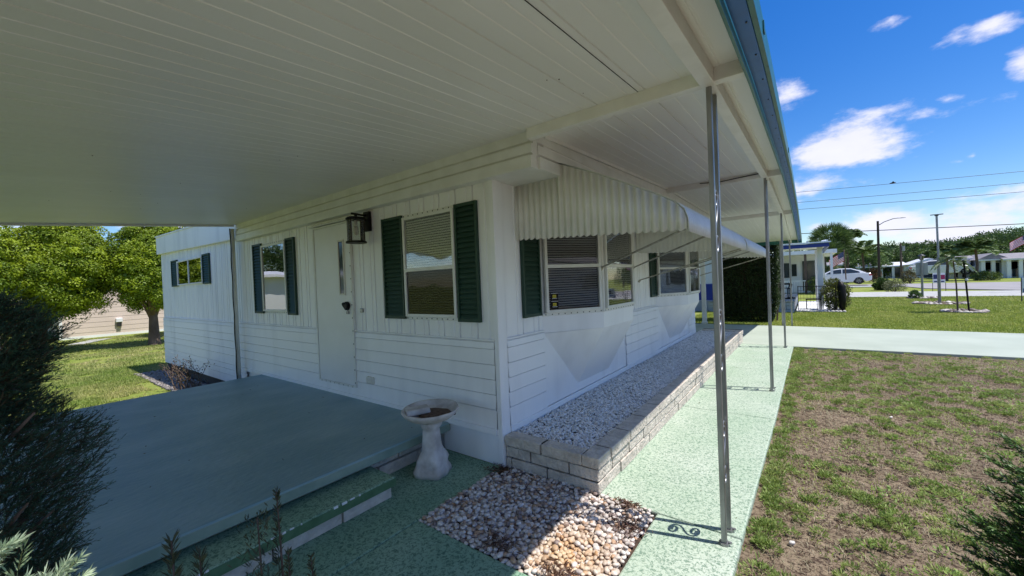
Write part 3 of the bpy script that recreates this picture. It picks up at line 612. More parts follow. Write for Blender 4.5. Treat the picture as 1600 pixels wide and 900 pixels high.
# ------------------------------------------------------------------ planter of split blocks with white gravel
pl = thing('block_planter', (.4, 3.6, 0), 'low planter wall of tan split-face blocks along the side of the house', 'planter')
PX, PY1 = .855, 7.65
for i, (z0, z1) in enumerate(((-.1, .0), (.0, .092), (.092, .184))):
    k = MB(); blocks(k, None, .028, .012, PX-.001, .012, z0, z1, .15, .345, off=(.0, .29, .10)[i]); blocks(k, None, PX, .012, PX, PY1, z0, z1, .15, .345, off=(.1, .27, .08)[i]); blocks(k, None, PX, PY1, .03, PY1, z0, z1, .15, .345)
    k.build('block_course', 'block', pl, bevel=.006)
k = MB(); blocks(k, None, .024, 0, PX-.127, 0, .186, .278, .125, .36, joint=.014, off=0.0, rough=.003); blocks(k, None, PX+.012, 0, PX+.012, PY1, .186, .278, .135, .40, joint=.014, off=.17, rough=.003); blocks(k, None, PX-.13, PY1, .03, PY1, .186, .278, .17, .345, rough=.002); k.build('cap_course', 'block', pl, bevel=.007)
k = MB(); k.box(.03, PX-.03, .03, .115, -.1, .265); k.box(PX-.11, PX-.012, .03, PY1-.02, -.1, .262); k.box(.03, PX-.03, PY1+.02, PY1+.14, -.1, .262); k.build('mortar', 'mortar', pl)
# stones
def ico(sub):
    bm = bmesh.new(); bmesh.ops.create_icosphere(bm, subdivisions=sub, radius=1); v = np.array([q.co[:] for q in bm.verts]); f = np.array([[a.index for a in q.verts] for q in bm.faces]); bm.free(); return v, f
def rocks(name, P, size, colr, m, sub=1, flat=.65, jit=.18, smooth=True, axis=None):
    v, f = ico(sub); n = len(P)
    sc = size[:, None]*np.stack([1+.35*rng.random(n), .75+.3*rng.random(n), flat*(.8+.4*rng.random(n))], 1)
    vv = v[None]*(1+jit*(rng.random((n, len(v), 1))-.5)*2)*sc[:, None, :]
    q = rng.normal(size=(n, 3)); q[:, :2] *= .35 if flat < .9 else 1.5; a = rng.random(n)*6.283
    ca, sa = np.cos(a), np.sin(a); Rz = np.zeros((n, 3, 3)); Rz[:, 0, 0] = ca; Rz[:, 0, 1] = -sa; Rz[:, 1, 0] = sa; Rz[:, 1, 1] = ca; Rz[:, 2, 2] = 1
    b = q[:, 0]; Rx = np.zeros((n, 3, 3)); Rx[:, 0, 0] = 1; Rx[:, 1, 1] = np.cos(b); Rx[:, 1, 2] = -np.sin(b); Rx[:, 2, 1] = np.sin(b); Rx[:, 2, 2] = np.cos(b)
    vv = np.einsum('nij,njk,nlk->nli', Rz, Rx, vv)+P[:, None, :]
    F_ = (f[None]+(np.arange(n)*len(v))[:, None, None]).reshape(-1, 3)
    return npmesh(name, vv.reshape(-1, 3), F_, m, colr=np.repeat(colr, len(v), 0), smooth=smooth)
def jgrid(x0, x1, y0, y1, s, jit=.45):
    a, b_ = np.meshgrid(np.arange(x0, x1, s), np.arange(y0, y1, s), indexing='ij'); n = a.size
    return a.ravel()+(rng.random(n)-.5)*2*jit*s, b_.ravel()+(rng.random(n)-.5)*2*jit*s
k = MB(); k.box(.0, PX-.112, .118, PY1, .1, .205); tag(k.build('planter_fill', 'mortar'), kind='structure')
gx, gy = jgrid(.015, PX-.135, .14, PY1+.0, .0205); n = len(gx)
t = rng.random(n); gc = mixcol((.62, .60, .57), (.95, .92, .88), t**.6)
gzv = .212+rng.random(n)*.022+.02*fbm(gx, gy, 2)
o = rocks('white_gravel', np.stack([gx, gy, gzv], 1), .0105+.007*rng.random(n), gc, M['gravel'], 1, .7, .28, smooth=False)
tag(o, 'crushed white marble gravel filling the planter', 'gravel', kind='stuff')
k = MB(); k.box(-.008, 1.25, -.889, .008, -.1, -.028); tag(k.build('bed_soil', 'soil'), kind='structure')
gx, gy = jgrid(.0, 1.245, -.88, .0, .0215, .5); gx2, gy2 = jgrid(.02, 1.23, -.86, .0, .033, .5)
gx = np.concatenate([gx, gx2]); gy = np.concatenate([gy, gy2]); n = len(gx); z0 = np.concatenate([np.full(n-len(gx2), -.022), np.full(len(gx2), -.004)])
keep = ~((gx > -.02) & (gx < .09) & (gy > -.13)) & ((gy > -.86) | (gx < 1.2)); gx, gy, z0 = gx[keep], gy[keep], z0[keep]; n = len(gx)
t = rng.random(n); pc = mixcol((.48, .42, .38), (.82, .76, .70), t); dk = rng.random(n); pc[dk < .14] = np.array((.25, .19, .17)); pc[dk > .9] = np.array((.50, .33, .22))
warm = np.clip(1-np.hypot(gx-.98, (gy+.66))/.34, 0, 1)*(rng.random(n) < .85); pc = pc*(1-warm[:, None])+mixcol((.62, .34, .13), (.72, .56, .36), rng.random(n))*warm[:, None]
o = rocks('river_pebbles', np.stack([gx, gy, z0+.012+.010*rng.random(n)], 1), .0115+.0085*rng.random(n)**1.5, pc, M['stone'], 2, .62, .05)
tag(o, 'bed of rounded tan and white river pebbles beside the planter', 'pebbles', kind='stuff')
# dead leaf litter in the bed
cnt = 900; cl = rng.integers(0, 5, cnt); cxs = np.array([.03, 1.07, 1.17, .6, 1.0])[cl]; cys = np.array([-.10, -.02, -.25, -.80, -.80])[cl]
P = np.stack([cxs+rng.normal(size=cnt)*.05, np.minimum(cys+rng.normal(size=cnt)*.035, -.005), .012+.02*rng.random(cnt)], 1); Dd = rdir(cnt)*[1, 1, .3]
V_, F_, C_ = leaf_arrays(P, Dd, .03+.02*rng.random(cnt), .007, mixcol((.09, .03, .02), (.2, .12, .08), rng.random(cnt)))
tag(npmesh('leaf_litter', V_, F_, M['leaf'], colr=C_), 'brown dead leaf litter caught at the pebble bed edges', 'litter', kind='stuff')

# ------------------------------------------------------------------ bird bath
bb = thing('bird_bath', (-.43, -.39, 0), 'small weathered concrete bird bath on a carved pedestal by the patio', 'bird bath')
M['cast'] = mat('cast_concrete', (.66, .63, .60), .9, c2=(.42, .38, .35), ns=9, bump=.7, bs=30, det=8)
BC = (-.43, -.39, 0)
def sqr(a, z):  # squarish plan low down, round higher up
    k = min(1, max(0, 1-(z-.05)/.4)); c_, s_2 = abs(math.cos(a-.35)), abs(math.sin(a-.35)); sq = 1/max(c_, s_2)
    return (1-k)+k*(sq*.8+.2)+.045*math.sin(3*a+z*26)+.03*math.sin(7*a-z*40)
k = MB(); k.lathe(BC, [(.0, 0), (.125, 0), (.128, .035), (.115, .06), (.108, .09), (.112, .12), (.10, .15), (.078, .19), (.07, .24), (.068, .30), (.066, .345), (.062, .365), (.078, .385), (.086, .405), (.075, .425), (.09, .44), (0, .44)], 36, sqr); k.build('pedestal', M['cast'], bb, smooth=True)
k = MB(); pf = [(.0, .43), (.08, .432), (.13, .445), (.18, .468), (.215, .497), (.232, .522), (.228, .535), (.215, .532), (.20, .515), (.16, .49), (.1, .478), (0, .475)]
k.lathe(BC, pf, 40, lambda a, z: 1+.012*math.sin(5*a)+.01*math.sin(11*a+1)); 
k.v = [(x_, y_, z_+.085*(-(x_-BC[0])*.2+(y_-BC[1])*.35)) for x_, y_, z_ in k.v]
ba = k.build('basin', M['cast'], bb, smooth=True)
k = MB(); k.lathe((BC[0]+.04, BC[1]+.03, 0), [(0, .484), (.14, .488), (.10, .499), (0, .503)], 20, lambda a, z: 1+.15*math.sin(3*a)+.1*math.sin(5*a)); k.build('leaf_sediment', 'brown_dirt', ba, smooth=True)
k = MB(); k.fbox((BC[0]-.17, BC[1]-.12, .49), (.10, .16, .01), (.09, -.05, .0), (-.02, .0, .045)); k.build('broken_shard', M['cast'], ba, bevel=.012)

cnt = 70; fx = np.concatenate([-4.4+3.6*rng.random(30), .95+.8*rng.random(40)]); fy = np.concatenate([-2.2+2.1*rng.random(30), -.8+8*rng.random(40)]); fz = np.concatenate([np.full(30, .277), np.full(40, .003)])
V_, F_, C_ = leaf_arrays(np.stack([fx, fy, fz], 1), rdir(cnt)*[1, 1, .12], .018+.02*rng.random(cnt), .008, mixcol((.05, .035, .02), (.22, .17, .09), rng.random(cnt)))
tag(npmesh('fallen_leaves', V_, F_, M['leaf'], colr=C_), 'few small fallen leaves on the patio and walkway', 'leaves', kind='stuff')
# ------------------------------------------------------------------ plants close to the camera
def spray_arrays(base, d, ln, nn, nl, nw, C, droop=.0, curl=.12, stemc=(.07, .05, .03)):
    """a twig with needles along it; arrays for many twigs at once: base (k,3), d (k,3)"""
    k = len(base); d = unit(d); t = np.linspace(.08, 1, nn)[None, :, None]; ln = np.broadcast_to(ln, (k,))[:, None, None]
    side = unit(np.cross(d, rdir(k)))[:, None, :]; cur = base[:, None, :]+d[:, None, :]*ln*t+side*ln*curl*t**2+np.array([0, 0, -1.])*ln*droop*t**2
    out = []
    ax = unit(np.cross(np.broadcast_to(d[:, None, :], cur.shape), rng.normal(size=cur.shape)))
    D_ = ax*(.75-.25*t)+d[:, None, :]*(.65+.5*t); P_ = cur.reshape(-1, 3); D_ = D_.reshape(-1, 3); n = len(P_)
    out.append(leaf_arrays(P_, D_, nl*(.7+.6*rng.random(n)), nw, np.repeat(C, nn, 0)*(.75+.5*rng.random((n, 1)))))
    a = leaf_arrays(base, (cur[:, -1]-base), ln[:, 0, 0]*.95, nw*1.6, np.broadcast_to(np.array(stemc), (k, 3))); out.append(a)
    return join(*out)
# dark conifer shrub at the left
sh = thing('dark_conifer_shrub', (.02, -2.72, 0), 'tall dark green conifer shrub at the left edge under the carport', 'shrub')
k = MB(); k.tube([(.06, -2.46, -.05), (.02, -2.50, .25), (.06, -2.56, .5), (.0, -2.62, .8), (-.02, -2.66, 1.15)], [.035, .03, .028, .02, .01], 10)
for i in range(16):
    a = random.random()*6.28; z = random.uniform(.35, 1.1); k.tube([(.04, -2.57, z), (.04+.12*math.cos(a), -2.60+.12*math.sin(a), z+.1), (.04+.2*math.cos(a), -2.62+.2*math.sin(a), z+.16)], [.010, .006, .003], 6)
k.build('trunk', 'wood', sh, smooth=True)
nb = 10000; u_ = rng.random(nb); th = rng.random(nb)*6.283; zc = .50+1.08*u_**.85
rad = np.interp(zc, [.5, .62, .75, .9, 1.1, 1.2, 1.28, 1.38, 1.48, 1.58], [.09, .18, .23, .29, .29, .20, .14, .19, .22, .09])*(.76+.46*vnoise(th*1.6, zc*7, 1.0)+.06*np.sin(th*3+zc*9))
rr = rad*np.sqrt(.10+.90*rng.random(nb)); Pb = np.stack([.0+rr*np.cos(th)*.8, -2.62+rr*np.sin(th), zc-.05], 1)
Dd = np.stack([np.cos(th), np.sin(th), .55+.3*rng.random(nb)], 1)+rng.normal(size=(nb, 3))*.45
Cc = mixcol((.014, .05, .028), (.05, .12, .075), rng.random(nb))
V_, F_, C_ = spray_arrays(Pb, Dd, .045+.035*rng.random(nb), 15, .0125, .0024, Cc)
npmesh('foliage', V_, F_, M['needle'], sh, C_)
# sun-lit bright fir in the corner
fr = thing('bright_fir_shoots', (1.36, -2.56, 0), 'sunlit pale green fir shoots in the bottom left corner', 'shrub')
tips = []
for i, (px, py, dist, dx_, dy_) in enumerate(((8, 848, .66, .6, .5), (34, 838, .68, .8, .6), (-14, 838, .66, .3, .9), (98, 884, .66, .5, .8), (122, 876, .68, .8, .7), (78, 895, .64, .1, .9), (40, 910, .66, .4, .6), (2, 905, .64, .6, .3), (112, 908, .66, .5, .9), (-14, 880, .66, .8, .4), (138, 900, .68, .8, .6))):
    d = (_F+RT*((px-800)/F_PX)+DN*((py-450)/F_PX)).normalized(); tip = CAM+d*dist; dirv = (RT*dx_*.8-DN*dy_*.8-_F*.05).normalized(); tips.append((tip-dirv*.04, dirv))
k = MB(); root = Vector((1.33, -2.62, .02)); k.tube([root, root+Vector((0, 0, .5)), root+Vector((0, .02, 1.0))], [.02, .015, .008], 8)
for tp, dv in tips: k.tube([root+Vector((0, .02, .9)), (tp+root+Vector((0, 0, 1.0)))/2-Vector((0, 0, .04)), tp], [.006, .004, .002], 6)
k.build('stem', 'wood', fr, smooth=True)
Pb = np.array([t_[0][:] for t_ in tips]); Dd = np.array([t_[1][:] for t_ in tips])
V_, F_, C_ = spray_arrays(Pb, Dd, .04, 60, .0125, .0017, np.tile(np.array([[.58, .66, .46]]), (len(Pb), 1)), stemc=(.2, .2, .08))
Pl = np.repeat(Pb, 6, 0)-np.repeat(Dd, 6, 0)*.03+rng.normal(size=(len(Pb)*6, 3))*.018; V2, F2, C2 = spray_arrays(Pl, np.repeat(Dd, 6, 0)+rng.normal(size=Pl.shape)*.45, .03, 22, .011, .0016, np.tile(np.array([[.42, .52, .28]]), (len(Pl), 1)), stemc=(.2, .2, .08))
V_, F_, C_ = join((V_, F_, C_), (V2, F2, C2)); npmesh('foliage', V_, F_, M['needle'], fr, C_)
# dark green conifer at the lower right
rc = thing('green_conifer_branch', (2.62, -1.2, 0), 'green conifer branches reaching in at the lower right corner', 'shrub')
k = MB(); k.tube([(2.66, -1.15, -.05), (2.67, -1.15, .5), (2.66, -1.15, .9)], [.03, .02, .008], 8)
bP = []; bD = []
for i in range(150):
    z = random.uniform(.35, 1.06); rch = .30*(1.15-z*.35)*random.uniform(.55, 1.0); a_ = math.pi+random.uniform(-1.1, 1.1); b_ = Vector((2.66, -1.15+random.uniform(-.12, .12), z)); d_ = Vector((math.cos(a_), math.sin(a_), .22))
    for q in range(12):
        for w_ in range(4): bP.append((b_+d_*rch*(q+1)/12+Vector((0, random.uniform(-.02, .02), random.uniform(-.012, .012))))[:]); bD.append((d_+Vector((0, random.uniform(-1.1, 1.1), random.uniform(-.1, .5))))[:])
    if i % 6 == 0: k.tube([b_, b_+d_*rch], [.005, .002], 5)
k.build('stem', 'wood', rc, smooth=True)
bP = np.array(bP); bD = np.array(bD); V_, F_, C_ = spray_arrays(bP, bD, .038, 16, .011, .0034, mixcol((.03, .09, .015), (.12, .22, .04), rng.random(len(bP))))
npmesh('foliage', V_, F_, M['needle'], rc, C_)
# weeds by the step
k = MB(); k.prism([(-.37, -5, -.04), (1.25, -5, -.04), (1.25, -1.865, -.04), (-.37, -1.865, -.04)], (0, 0, .05)); tag(k.build('planting_soil', 'soil'), kind='structure')
for i, (px, py, pyb, lb) in enumerate(((432, 768, 900, 'tallest of the dark weeds growing by the step'), (402, 808, 905, 'bushy dark weed just left of the tallest one'), (268, 845, 925, 'dark weed with upswept leaves at the foot of the patio'), (312, 868, 930, 'short dark weed with a ragged tip beside the upswept one'), (450, 862, 930, 'slim dark sprig right of the tallest weed'), (486, 868, 930, 'smallest dark sprig, farthest right by the step'))):
    dist = 1.75 if i != 2 else 1.7
    d = (_F+RT*((px-800)/F_PX)+DN*((py-450)/F_PX)).normalized(); tp = CAM+d*dist; base = Vector((tp.x+.03, tp.y-.02, .0))
    r = thing('dark_weed', base, lb, 'weed', 'dark weeds in the bed by the step'); k = MB(); k.tube([base, (base+tp)/2+Vector((.015, .01, 0)), tp], [.006, .005, .002], 6)
    n = 190 if i != 1 else 330; t = rng.random(n)**.6*.75+.25; P = np.array(base)[None]*(1-t[:, None])+np.array(tp)[None]*t[:, None]+(rng.normal(size=(n, 3))*[.03, .03, .01] if i == 1 else 0)
    a = rng.random(n)*6.283; Dv = np.stack([np.cos(a), np.sin(a), .5+.9*t+0*a], 1); ln = (.05 if i not in (2, 3) else .085)*(1.2-t*.75)
    V_, F_, C_ = leaf_arrays(P, Dv, ln, .0055, mixcol((.035, .05, .03), (.10, .11, .06), rng.random(n)))
    k.build('stem', 'wood', r, smooth=True); npmesh('leaves', V_, F_, M['leaf'], r, C_)
# bare twiggy bush by the wall
r = thing('bare_bush', (-6.9, -.45, -.2), 'nearly bare twiggy bush against the old white siding', 'bush'); k = MB(); tipsb = []
for i in range(26):
    a = random.random()*6.28; p = Vector((-6.9+random.uniform(-.35, .35), -.42+random.uniform(-.12, .12), -.2)); pts = [p]; d = Vector((math.cos(a)*.5, math.sin(a)*.2, 1)).normalized()
    for q in range(6):
        p = p+d*random.uniform(.07, .13); pts.append(p); d = (d+Vector((random.uniform(-.6, .6), random.uniform(-.35, .3), random.uniform(-.3, .3)))).normalized()
        if q > 1: tipsb.append((p[:], d[:])); k.tube([p, p+Vector((random.uniform(-.1, .1), random.uniform(-.06, .05), random.uniform(0, .12)))], [.004, .002], 4)
    k.tube(pts, [.008, .007, .006, .005, .004, .003, .002], 5)
k.build('stem', 'wood', r); P = np.repeat(np.array([q[0] for q in tipsb]), 3, 0)+rng.normal(size=(len(tipsb)*3, 3))*.03; n = len(P); V_, F_, C_ = leaf_arrays(P, rdir(n), .035, .02, mixcol((.08, .03, .02), (.12, .11, .05), rng.random(n))); npmesh('leaves', V_, F_, M['leaf'], r, C_)
gx, gy = jgrid(-10.2, -5.0, -.55, -.02, .05); n = len(gx); o = rocks('wall_stones', np.stack([gx, gy, gz(gx, gy)+.02], 1), .02+.02*rng.random(n), mixcol((.14, .12, .11), (.34, .31, .29), rng.random(n)), M['stone'], 1, .7); tag(o, 'strip of grey stones along the foot of the old siding', 'stones', kind='stuff')

# ------------------------------------------------------------------ grass
def lawn(name, x0, x1, y0, y1, n, h, w, c1, c2, label, mask=None, lean=.8):
    x = x0+(x1-x0)*rng.random(n); y = y0+(y1-y0)*rng.random(n)
    if mask is not None: k_ = mask(x, y); x, y = x[k_], y[k_]
    n = len(x); P = np.stack([x, y, gz(x, y)-.004+np.where((x > 1.9) & (y < 7.2) & (y > -12), (fbm(x, y, .9)-.5)*.03, 0)], 1); t = np.clip(fbm(x, y, 1.2)*1.6-.35+.35*(rng.random(n)-.5), 0, 1)
    return blade_arrays(P, h*(.5+rng.random(n)), w, mixcol(c1, c2, t)*(.75+.5*rng.random((n, 1))), lean)
edge = lambda x, y: (x > 1.75+.008*np.clip(y, 0, 9)) | (y < -5)
vis = lambda x, y: edge(x, y) & (x-2.08 < .32*(y+2.55)+1.0)
patch = lambda x, y: vis(x, y) & (.35*fbm(x, y, .8)+.65*fbm(x, y, 3.1)+.26*vnoise(x, y, 11)+np.clip(.35-np.abs(x-1.85)*1.1, 0, .08)+np.clip((y-6.4)*.2, 0, .12)+.015*y > .70)
thatch = lawn('t', 1.8, 6.2, -1.6, 7.3, 60000, .03, .004, (.35, .28, .19), (.58, .50, .36), '', vis, 2.2)
thb = lawn('t', 1.8, 6.2, -1.6, 7.3, 30000, .024, .005, (.10, .06, .045), (.22, .14, .11), '', vis, 2.2)
tag(npmesh('dry_thatch', *join(thatch, thb)[:2], M['grass'], colr=join(thatch, thb)[2]), 'dry brown dead grass over the worn plot beside the walkway', 'grass', kind='stuff')
gr = lawn('g', 1.8, 6.2, -1.6, 7.4, 60000, .022, .0055, (.20, .30, .03), (.44, .50, .10), '', patch, 1.6)
ne = 1500; ey = -1.6+9*rng.random(ne); ey = ey[vnoise(ey*1.3, ey*0, 5.2)+.3*rng.random(ne) > .62]; ne = len(ey); ex = 1.735+.008*ey+.10*rng.random(ne)**1.5
eg = blade_arrays(np.stack([ex, ey, np.full(ne, -.045)], 1), .022+.03*rng.random(ne), .005, mixcol((.15, .26, .035), (.30, .42, .08), rng.random(ne)), 1.2); gr = join(gr, eg)
nT = 2300; tx = 1.78+4.4*rng.random(nT); ty = -1.6+9*rng.random(nT); tk = fbm(tx, ty, 1.0)+.35*rng.random(nT)+.012*ty > .625; tx, ty = tx[tk], ty[tk]
te = 120; tx = np.concatenate([tx, 1.80+.07*rng.random(te)]); ey = -1.6+9*rng.random(te); ty = np.concatenate([ty, ey]); tx[-te:] += .008*ey
tk = vis(tx, ty) | (tx < 1.95); tx, ty = tx[tk], ty[tk]; nT = len(tx); rad_ = .02+.065*rng.random(nT)**1.6; cnt_ = (30+1500*rad_).astype(int); ii = np.repeat(np.arange(nT), cnt_); m_ = len(ii)
rr_ = rad_[ii]*np.sqrt(rng.random(m_)); aa = rng.random(m_)*6.283; P = np.stack([tx[ii]+rr_*np.cos(aa), ty[ii]+rr_*np.sin(aa)*.8, np.full(m_, -.04)+.012*rng.random(m_)+.02*(1-rr_/rad_[ii])], 1)
tone = np.clip(rng.random(nT)[ii]*.7+.3*rng.random(m_), 0, 1); Dv = np.stack([np.cos(aa)*.8, np.sin(aa)*.8, .4+.9*rng.random(m_)], 1)+rng.normal(size=(m_, 3))*.3
tv, tf, tcx = leaf_arrays(P, Dv, .016+.018*rng.random(m_), .0075, mixcol((.17, .25, .04), (.50, .56, .20), tone)*(.7+.5*rng.random((m_, 1))))
tag(npmesh('clover_tufts', tv, tf, M['grass'], colr=tcx), 'bright green clumps of creeping weeds across the worn plot', 'weeds', kind='stuff')
# low broad-leaved weeds in rosettes
nR = 1500; x = 1.85+4.2*rng.random(nR); y = -1.6+8.9*rng.random(nR); kk = vis(x, y) & (.35*fbm(x, y, .8)+.65*fbm(x, y, 3.1)+.26*vnoise(x, y, 11) > .62); x, y = x[kk], y[kk]; nR = len(x); q = 12
a = rng.random(nR*q)*6.283; P = np.stack([np.repeat(x, q)+.02*np.cos(a), np.repeat(y, q)+.02*np.sin(a), np.full(nR*q, -.03)+.015*rng.random(nR*q)], 1)
V_, F_, C_ = leaf_arrays(P, np.stack([np.cos(a), np.sin(a), .5+.5*rng.random(nR*q)], 1), .018+.02*rng.random(nR*q), .010, mixcol((.18, .32, .05), (.42, .54, .16), rng.random(nR*q)))
tag(npmesh('lawn_weeds', V_, F_, M['grass'], colr=C_), 'low green rosette weeds scattered over the worn plot', 'weeds', kind='stuff')
tag(npmesh('patchy_grass', gr[0], gr[1], M['grass'], colr=gr[2]), 'sparse green grass tufts growing through the worn plot', 'grass', kind='stuff')
vis2 = lambda x, y: (x-2.08 < .31*(y+2.55)+1) & (y > 11.1-.06*x)
g2 = lawn('g', -1.5, 9.5, 10.8, 17, 120000, .05, .011, (.27, .34, .05), (.46, .46, .13), '', vis2); g3 = lawn('g', 2.6, 11, 17, 26.4, 90000, .06, .02, (.27, .34, .05), (.46, .46, .13), '', vis2)
nbx = lambda v: v
g2 = join(g2, g3); tag(npmesh('front_lawn', g2[0], g2[1], M['grass'], colr=g2[2]), 'bright green lawn beyond the driveway', 'grass', kind='stuff')
vis3 = lambda x, y: ((y+2.55) > -.02*(2.08-x)-.3) & ((y+2.55) < .30*(2.08-x)+1) & (y < -.5+np.where(x < -10.4, 9, 0)) & (fbm(x, y, 1.6) > .36)
g4 = lawn('g', -12, -4.9, -3.2, .2, 90000, .045, .008, (.24, .32, .06), (.56, .48, .22), '', vis3); g5 = lawn('g', -24, -12, -3.4, 3.5, 70000, .05, .016, (.24, .32, .06), (.54, .47, .22), '', vis3)
g4 = join(g4, g5); tag(npmesh('side_lawn', g4[0], g4[1], M['grass'], colr=g4[2]), 'sunlit yellowing lawn left of the patio', 'grass', kind='stuff')
# a few small stones and shells on the worn plot
for i, (px, py) in enumerate(((1237, 848), (1392, 652))):
    d = _F+RT*((px-800)/F_PX)+DN*((py-450)/F_PX); p = CAM+d*((-.03-CAM.z)/d.z); o = rocks('pale_stone', np.array([[0, 0, 0.]]), np.array([.017]), np.array([[.7, .66, .6]]), M['stone'], 2, .6); o.location = p; tag(o, ('small white stone lying in the grass nearest the walkway', 'pale pebble in the middle of the worn grass')[i], 'stone', 'loose stones on the worn plot')

# ------------------------------------------------------------------ trees
def crown_arrays(c, R3, nclump, leaves, lsize, c1, c2, clump=.35, base_cut=-.55, up=.35, seed_shift=0):
    d = rdir(nclump); d[:, 2] = np.where(d[:, 2] < base_cut, -d[:, 2], d[:, 2]); rad = .72+.3*rng.random(nclump)
    cc = np.array(c)[None]+d*np.array(R3)[None]*rad[:, None]; cs = clump*(.7+.6*rng.random(nclump))
    o = unit(rng.normal(size=(nclump, leaves, 3))+d[:, None, :]*.9+np.array([0, 0, up]))
    P = (cc[:, None, :]+o*(cs[:, None, None]*(.65+.45*rng.random((nclump, leaves, 1))))).reshape(-1, 3)
    D_ = (o+rng.normal(size=o.shape)*.45).reshape(-1, 3); tone = np.repeat(rng.random(nclump), leaves)*.7+.3*rng.random(nclump*leaves)
    return leaf_arrays(P, D_, lsize*(.7+.6*rng.random(len(P))), lsize*.5, mixcol(c1, c2, tone))
def tree(name, x, y, z0, h_trunk, c, R3, nclump, leaves, lsize, c1, c2, clump, label, group=None, cat='tree', tr=.16, limbs=7, cut=-.5, inner=True):
    r = thing(name, (x, y, z0), label, cat, group); k = MB()
    top = Vector((c[0], c[1], c[2])); p0 = Vector((x, y, z0)); p1 = p0+Vector(((top.x-x)*.2, (top.y-y)*.2, h_trunk)); k.tube([p0-Vector((0, 0, .1)), p0+Vector((0, 0, .05)), (p0+p1)/2, p1, (p1+top)/2], [tr*1.4, tr*1.1, tr*.9, tr*.75, tr*.4], 9)
    for i in range(limbs):
        a = 6.283*i/limbs+random.uniform(-.4, .4); e = top+Vector((math.cos(a)*R3[0]*.75, math.sin(a)*R3[1]*.75, random.uniform(-.35, .5)*R3[2])); k.tube([p1-Vector((0, 0, h_trunk*.2*random.random())), (p1*1.1+e*.9)/2+Vector((0, 0, .1)), e], [tr*.5, tr*.33, tr*.1], 6)
    k.build('trunk', 'wood', r, smooth=True)
    if name == 'cedar_tree': V_, F_, C_ = join(puff_arrays(c, R3, nclump, leaves, lsize, c1, c2, clump, cut), puff_arrays(c, [q*.66 for q in R3], nclump, leaves//3, lsize*2, c1, c2, clump*1.3, cut)); npmesh('crown', V_, F_, M['leaf'], r, C_); return r
    ar = [crown_arrays(c, R3, nclump, leaves, lsize, c1, c2, clump, cut)]
    if inner: ar.append(crown_arrays(c, [q*.62 for q in R3], nclump//3, leaves, lsize*1.3, c1, c2, clump*1.3, cut))
    V_, F_, C_ = join(*ar); npmesh('crown', V_, F_, M['leaf'], r, C_); return r
def puff_arrays(c, R3, nclump, leaves, lsize, c1, c2, clump, cut):
    d = rdir(nclump); d[:, 2] = np.where(d[:, 2] < cut, -d[:, 2], d[:, 2]); cc = np.array(c)[None]+d*np.array(R3)[None]*(.80+.24*rng.random(nclump))[:, None]; cs = clump*(.65+.7*rng.random(nclump))
    o = unit(rng.normal(size=(nclump, leaves, 3))+d[:, None, :]*.7+np.array([0, 0, .5])); P = (cc[:, None, :]+o*[1, 1, .8]*(cs[:, None, None]*(.88+.18*rng.random((nclump, leaves, 1))))).reshape(-1, 3); o = o.reshape(-1, 3)
    D = unit(unit(np.cross(o, rdir(len(o))))+o*.45+np.array([0, 0, .25])); A = unit(np.cross(D, o)+.22*rng.normal(size=o.shape)); n = len(P); l_ = (lsize*(.7+.6*rng.random(n)))[:, None]
    V = np.stack([P, P+D*l_*.5+A*l_*.28, P+D*l_, P+D*l_*.5-A*l_*.28], 1).reshape(-1, 3); tone = np.repeat(rng.random(nclump), leaves)*.75+.25*rng.random(n)
    return V, np.arange(4*n).reshape(n, 4), np.repeat(mixcol(c1, c2, tone), 4, 0)
CG1, CG2 = (.10, .17, .004), (.36, .44, .012)
tree('cedar_tree', -17.3, 1.12, -.2, 1.0, (-17.25, 1.12, 2.65), (1.0, 1.0, 1.6), 230, 190, .065, CG1, CG2, .25, 'bright green cedar with forked trunk beside the old white siding', 'bright green cedars on the side lawn', tr=.17, cut=-.95)
tree('cedar_tree', -18.9, -1.6, -.2, .8, (-18.2, -1.03, 2.62), (1.5, 1.33, 1.72), 360, 190, .065, CG1, CG2, .27, 'broad bright green cedar in the middle of the side lawn', 'bright green cedars on the side lawn', tr=.2, cut=-.97)
tree('cedar_tree', -18.5, -3.4, -.2, .8, (-17.5, -3.2, 2.62), (1.5, 1.3, 1.7), 280, 170, .07, CG1, CG2, .27, 'bright green cedar at the far left edge', 'bright green cedars on the side lawn', tr=.2, cut=-.97)
tree('cedar_tree', -20.5, 3.6, -.2, 1.0, (-20.5, 3.8, 3.0), (1.7, 1.6, 2.0), 150, 90, .14, CG1, CG2, .4, 'bright green cedar mostly hidden behind the old siding', 'bright green cedars on the side lawn', tr=.2, cut=-.7)
# neighbour on the left: beige lap siding
nb = thing('beige_house', (-26, 2, -.2), 'neighbouring house with beige lap siding behind the cedars', 'house')
k = MB(); zs = [-.18+.225*i for i in range(15)]; a = Vector((-24.8, -6, 0)); b_ = Vector((-24.8, 12, 0)); lap_sheet(k, (-24.8, .0-.6, 0), (-24.8, 12, 0), (1, 0, 0), zs)
k.v = [(x_+(.03 if x_ > -24.795 else 0), y_, z_) for x_, y_, z_ in k.v]; k.box(-32, -24.81, -.6, 12, -.2, 2.95); k.build('wall', 'beige', nb)
k = MB(); k.box(-24.79, -24.74, -.6, 12, -.22, -.10); k.box(-24.79, -24.72, -.66, -.56, -.2, 2.95); k.build('trim', 'nb_white', nb)
k = MB(); k.prism([(-24.3, -.9, 2.95), (-32.5, -.9, 2.95), (-28.4, -.9, 3.8)], (0, 13.2, 0)); k.build('roof', 'roofgrey', nb)
k = MB(); k.box(-24.76, -24.6, 1.15, 1.38, .42, .62); k.build('vent', 'nb_white', nb, bevel=.02)
k = MB(); k.box(-24.75, -24.63, 1.19, 1.34, .22, .41); k.build('vent_pipe', 'dark_metal', nb)
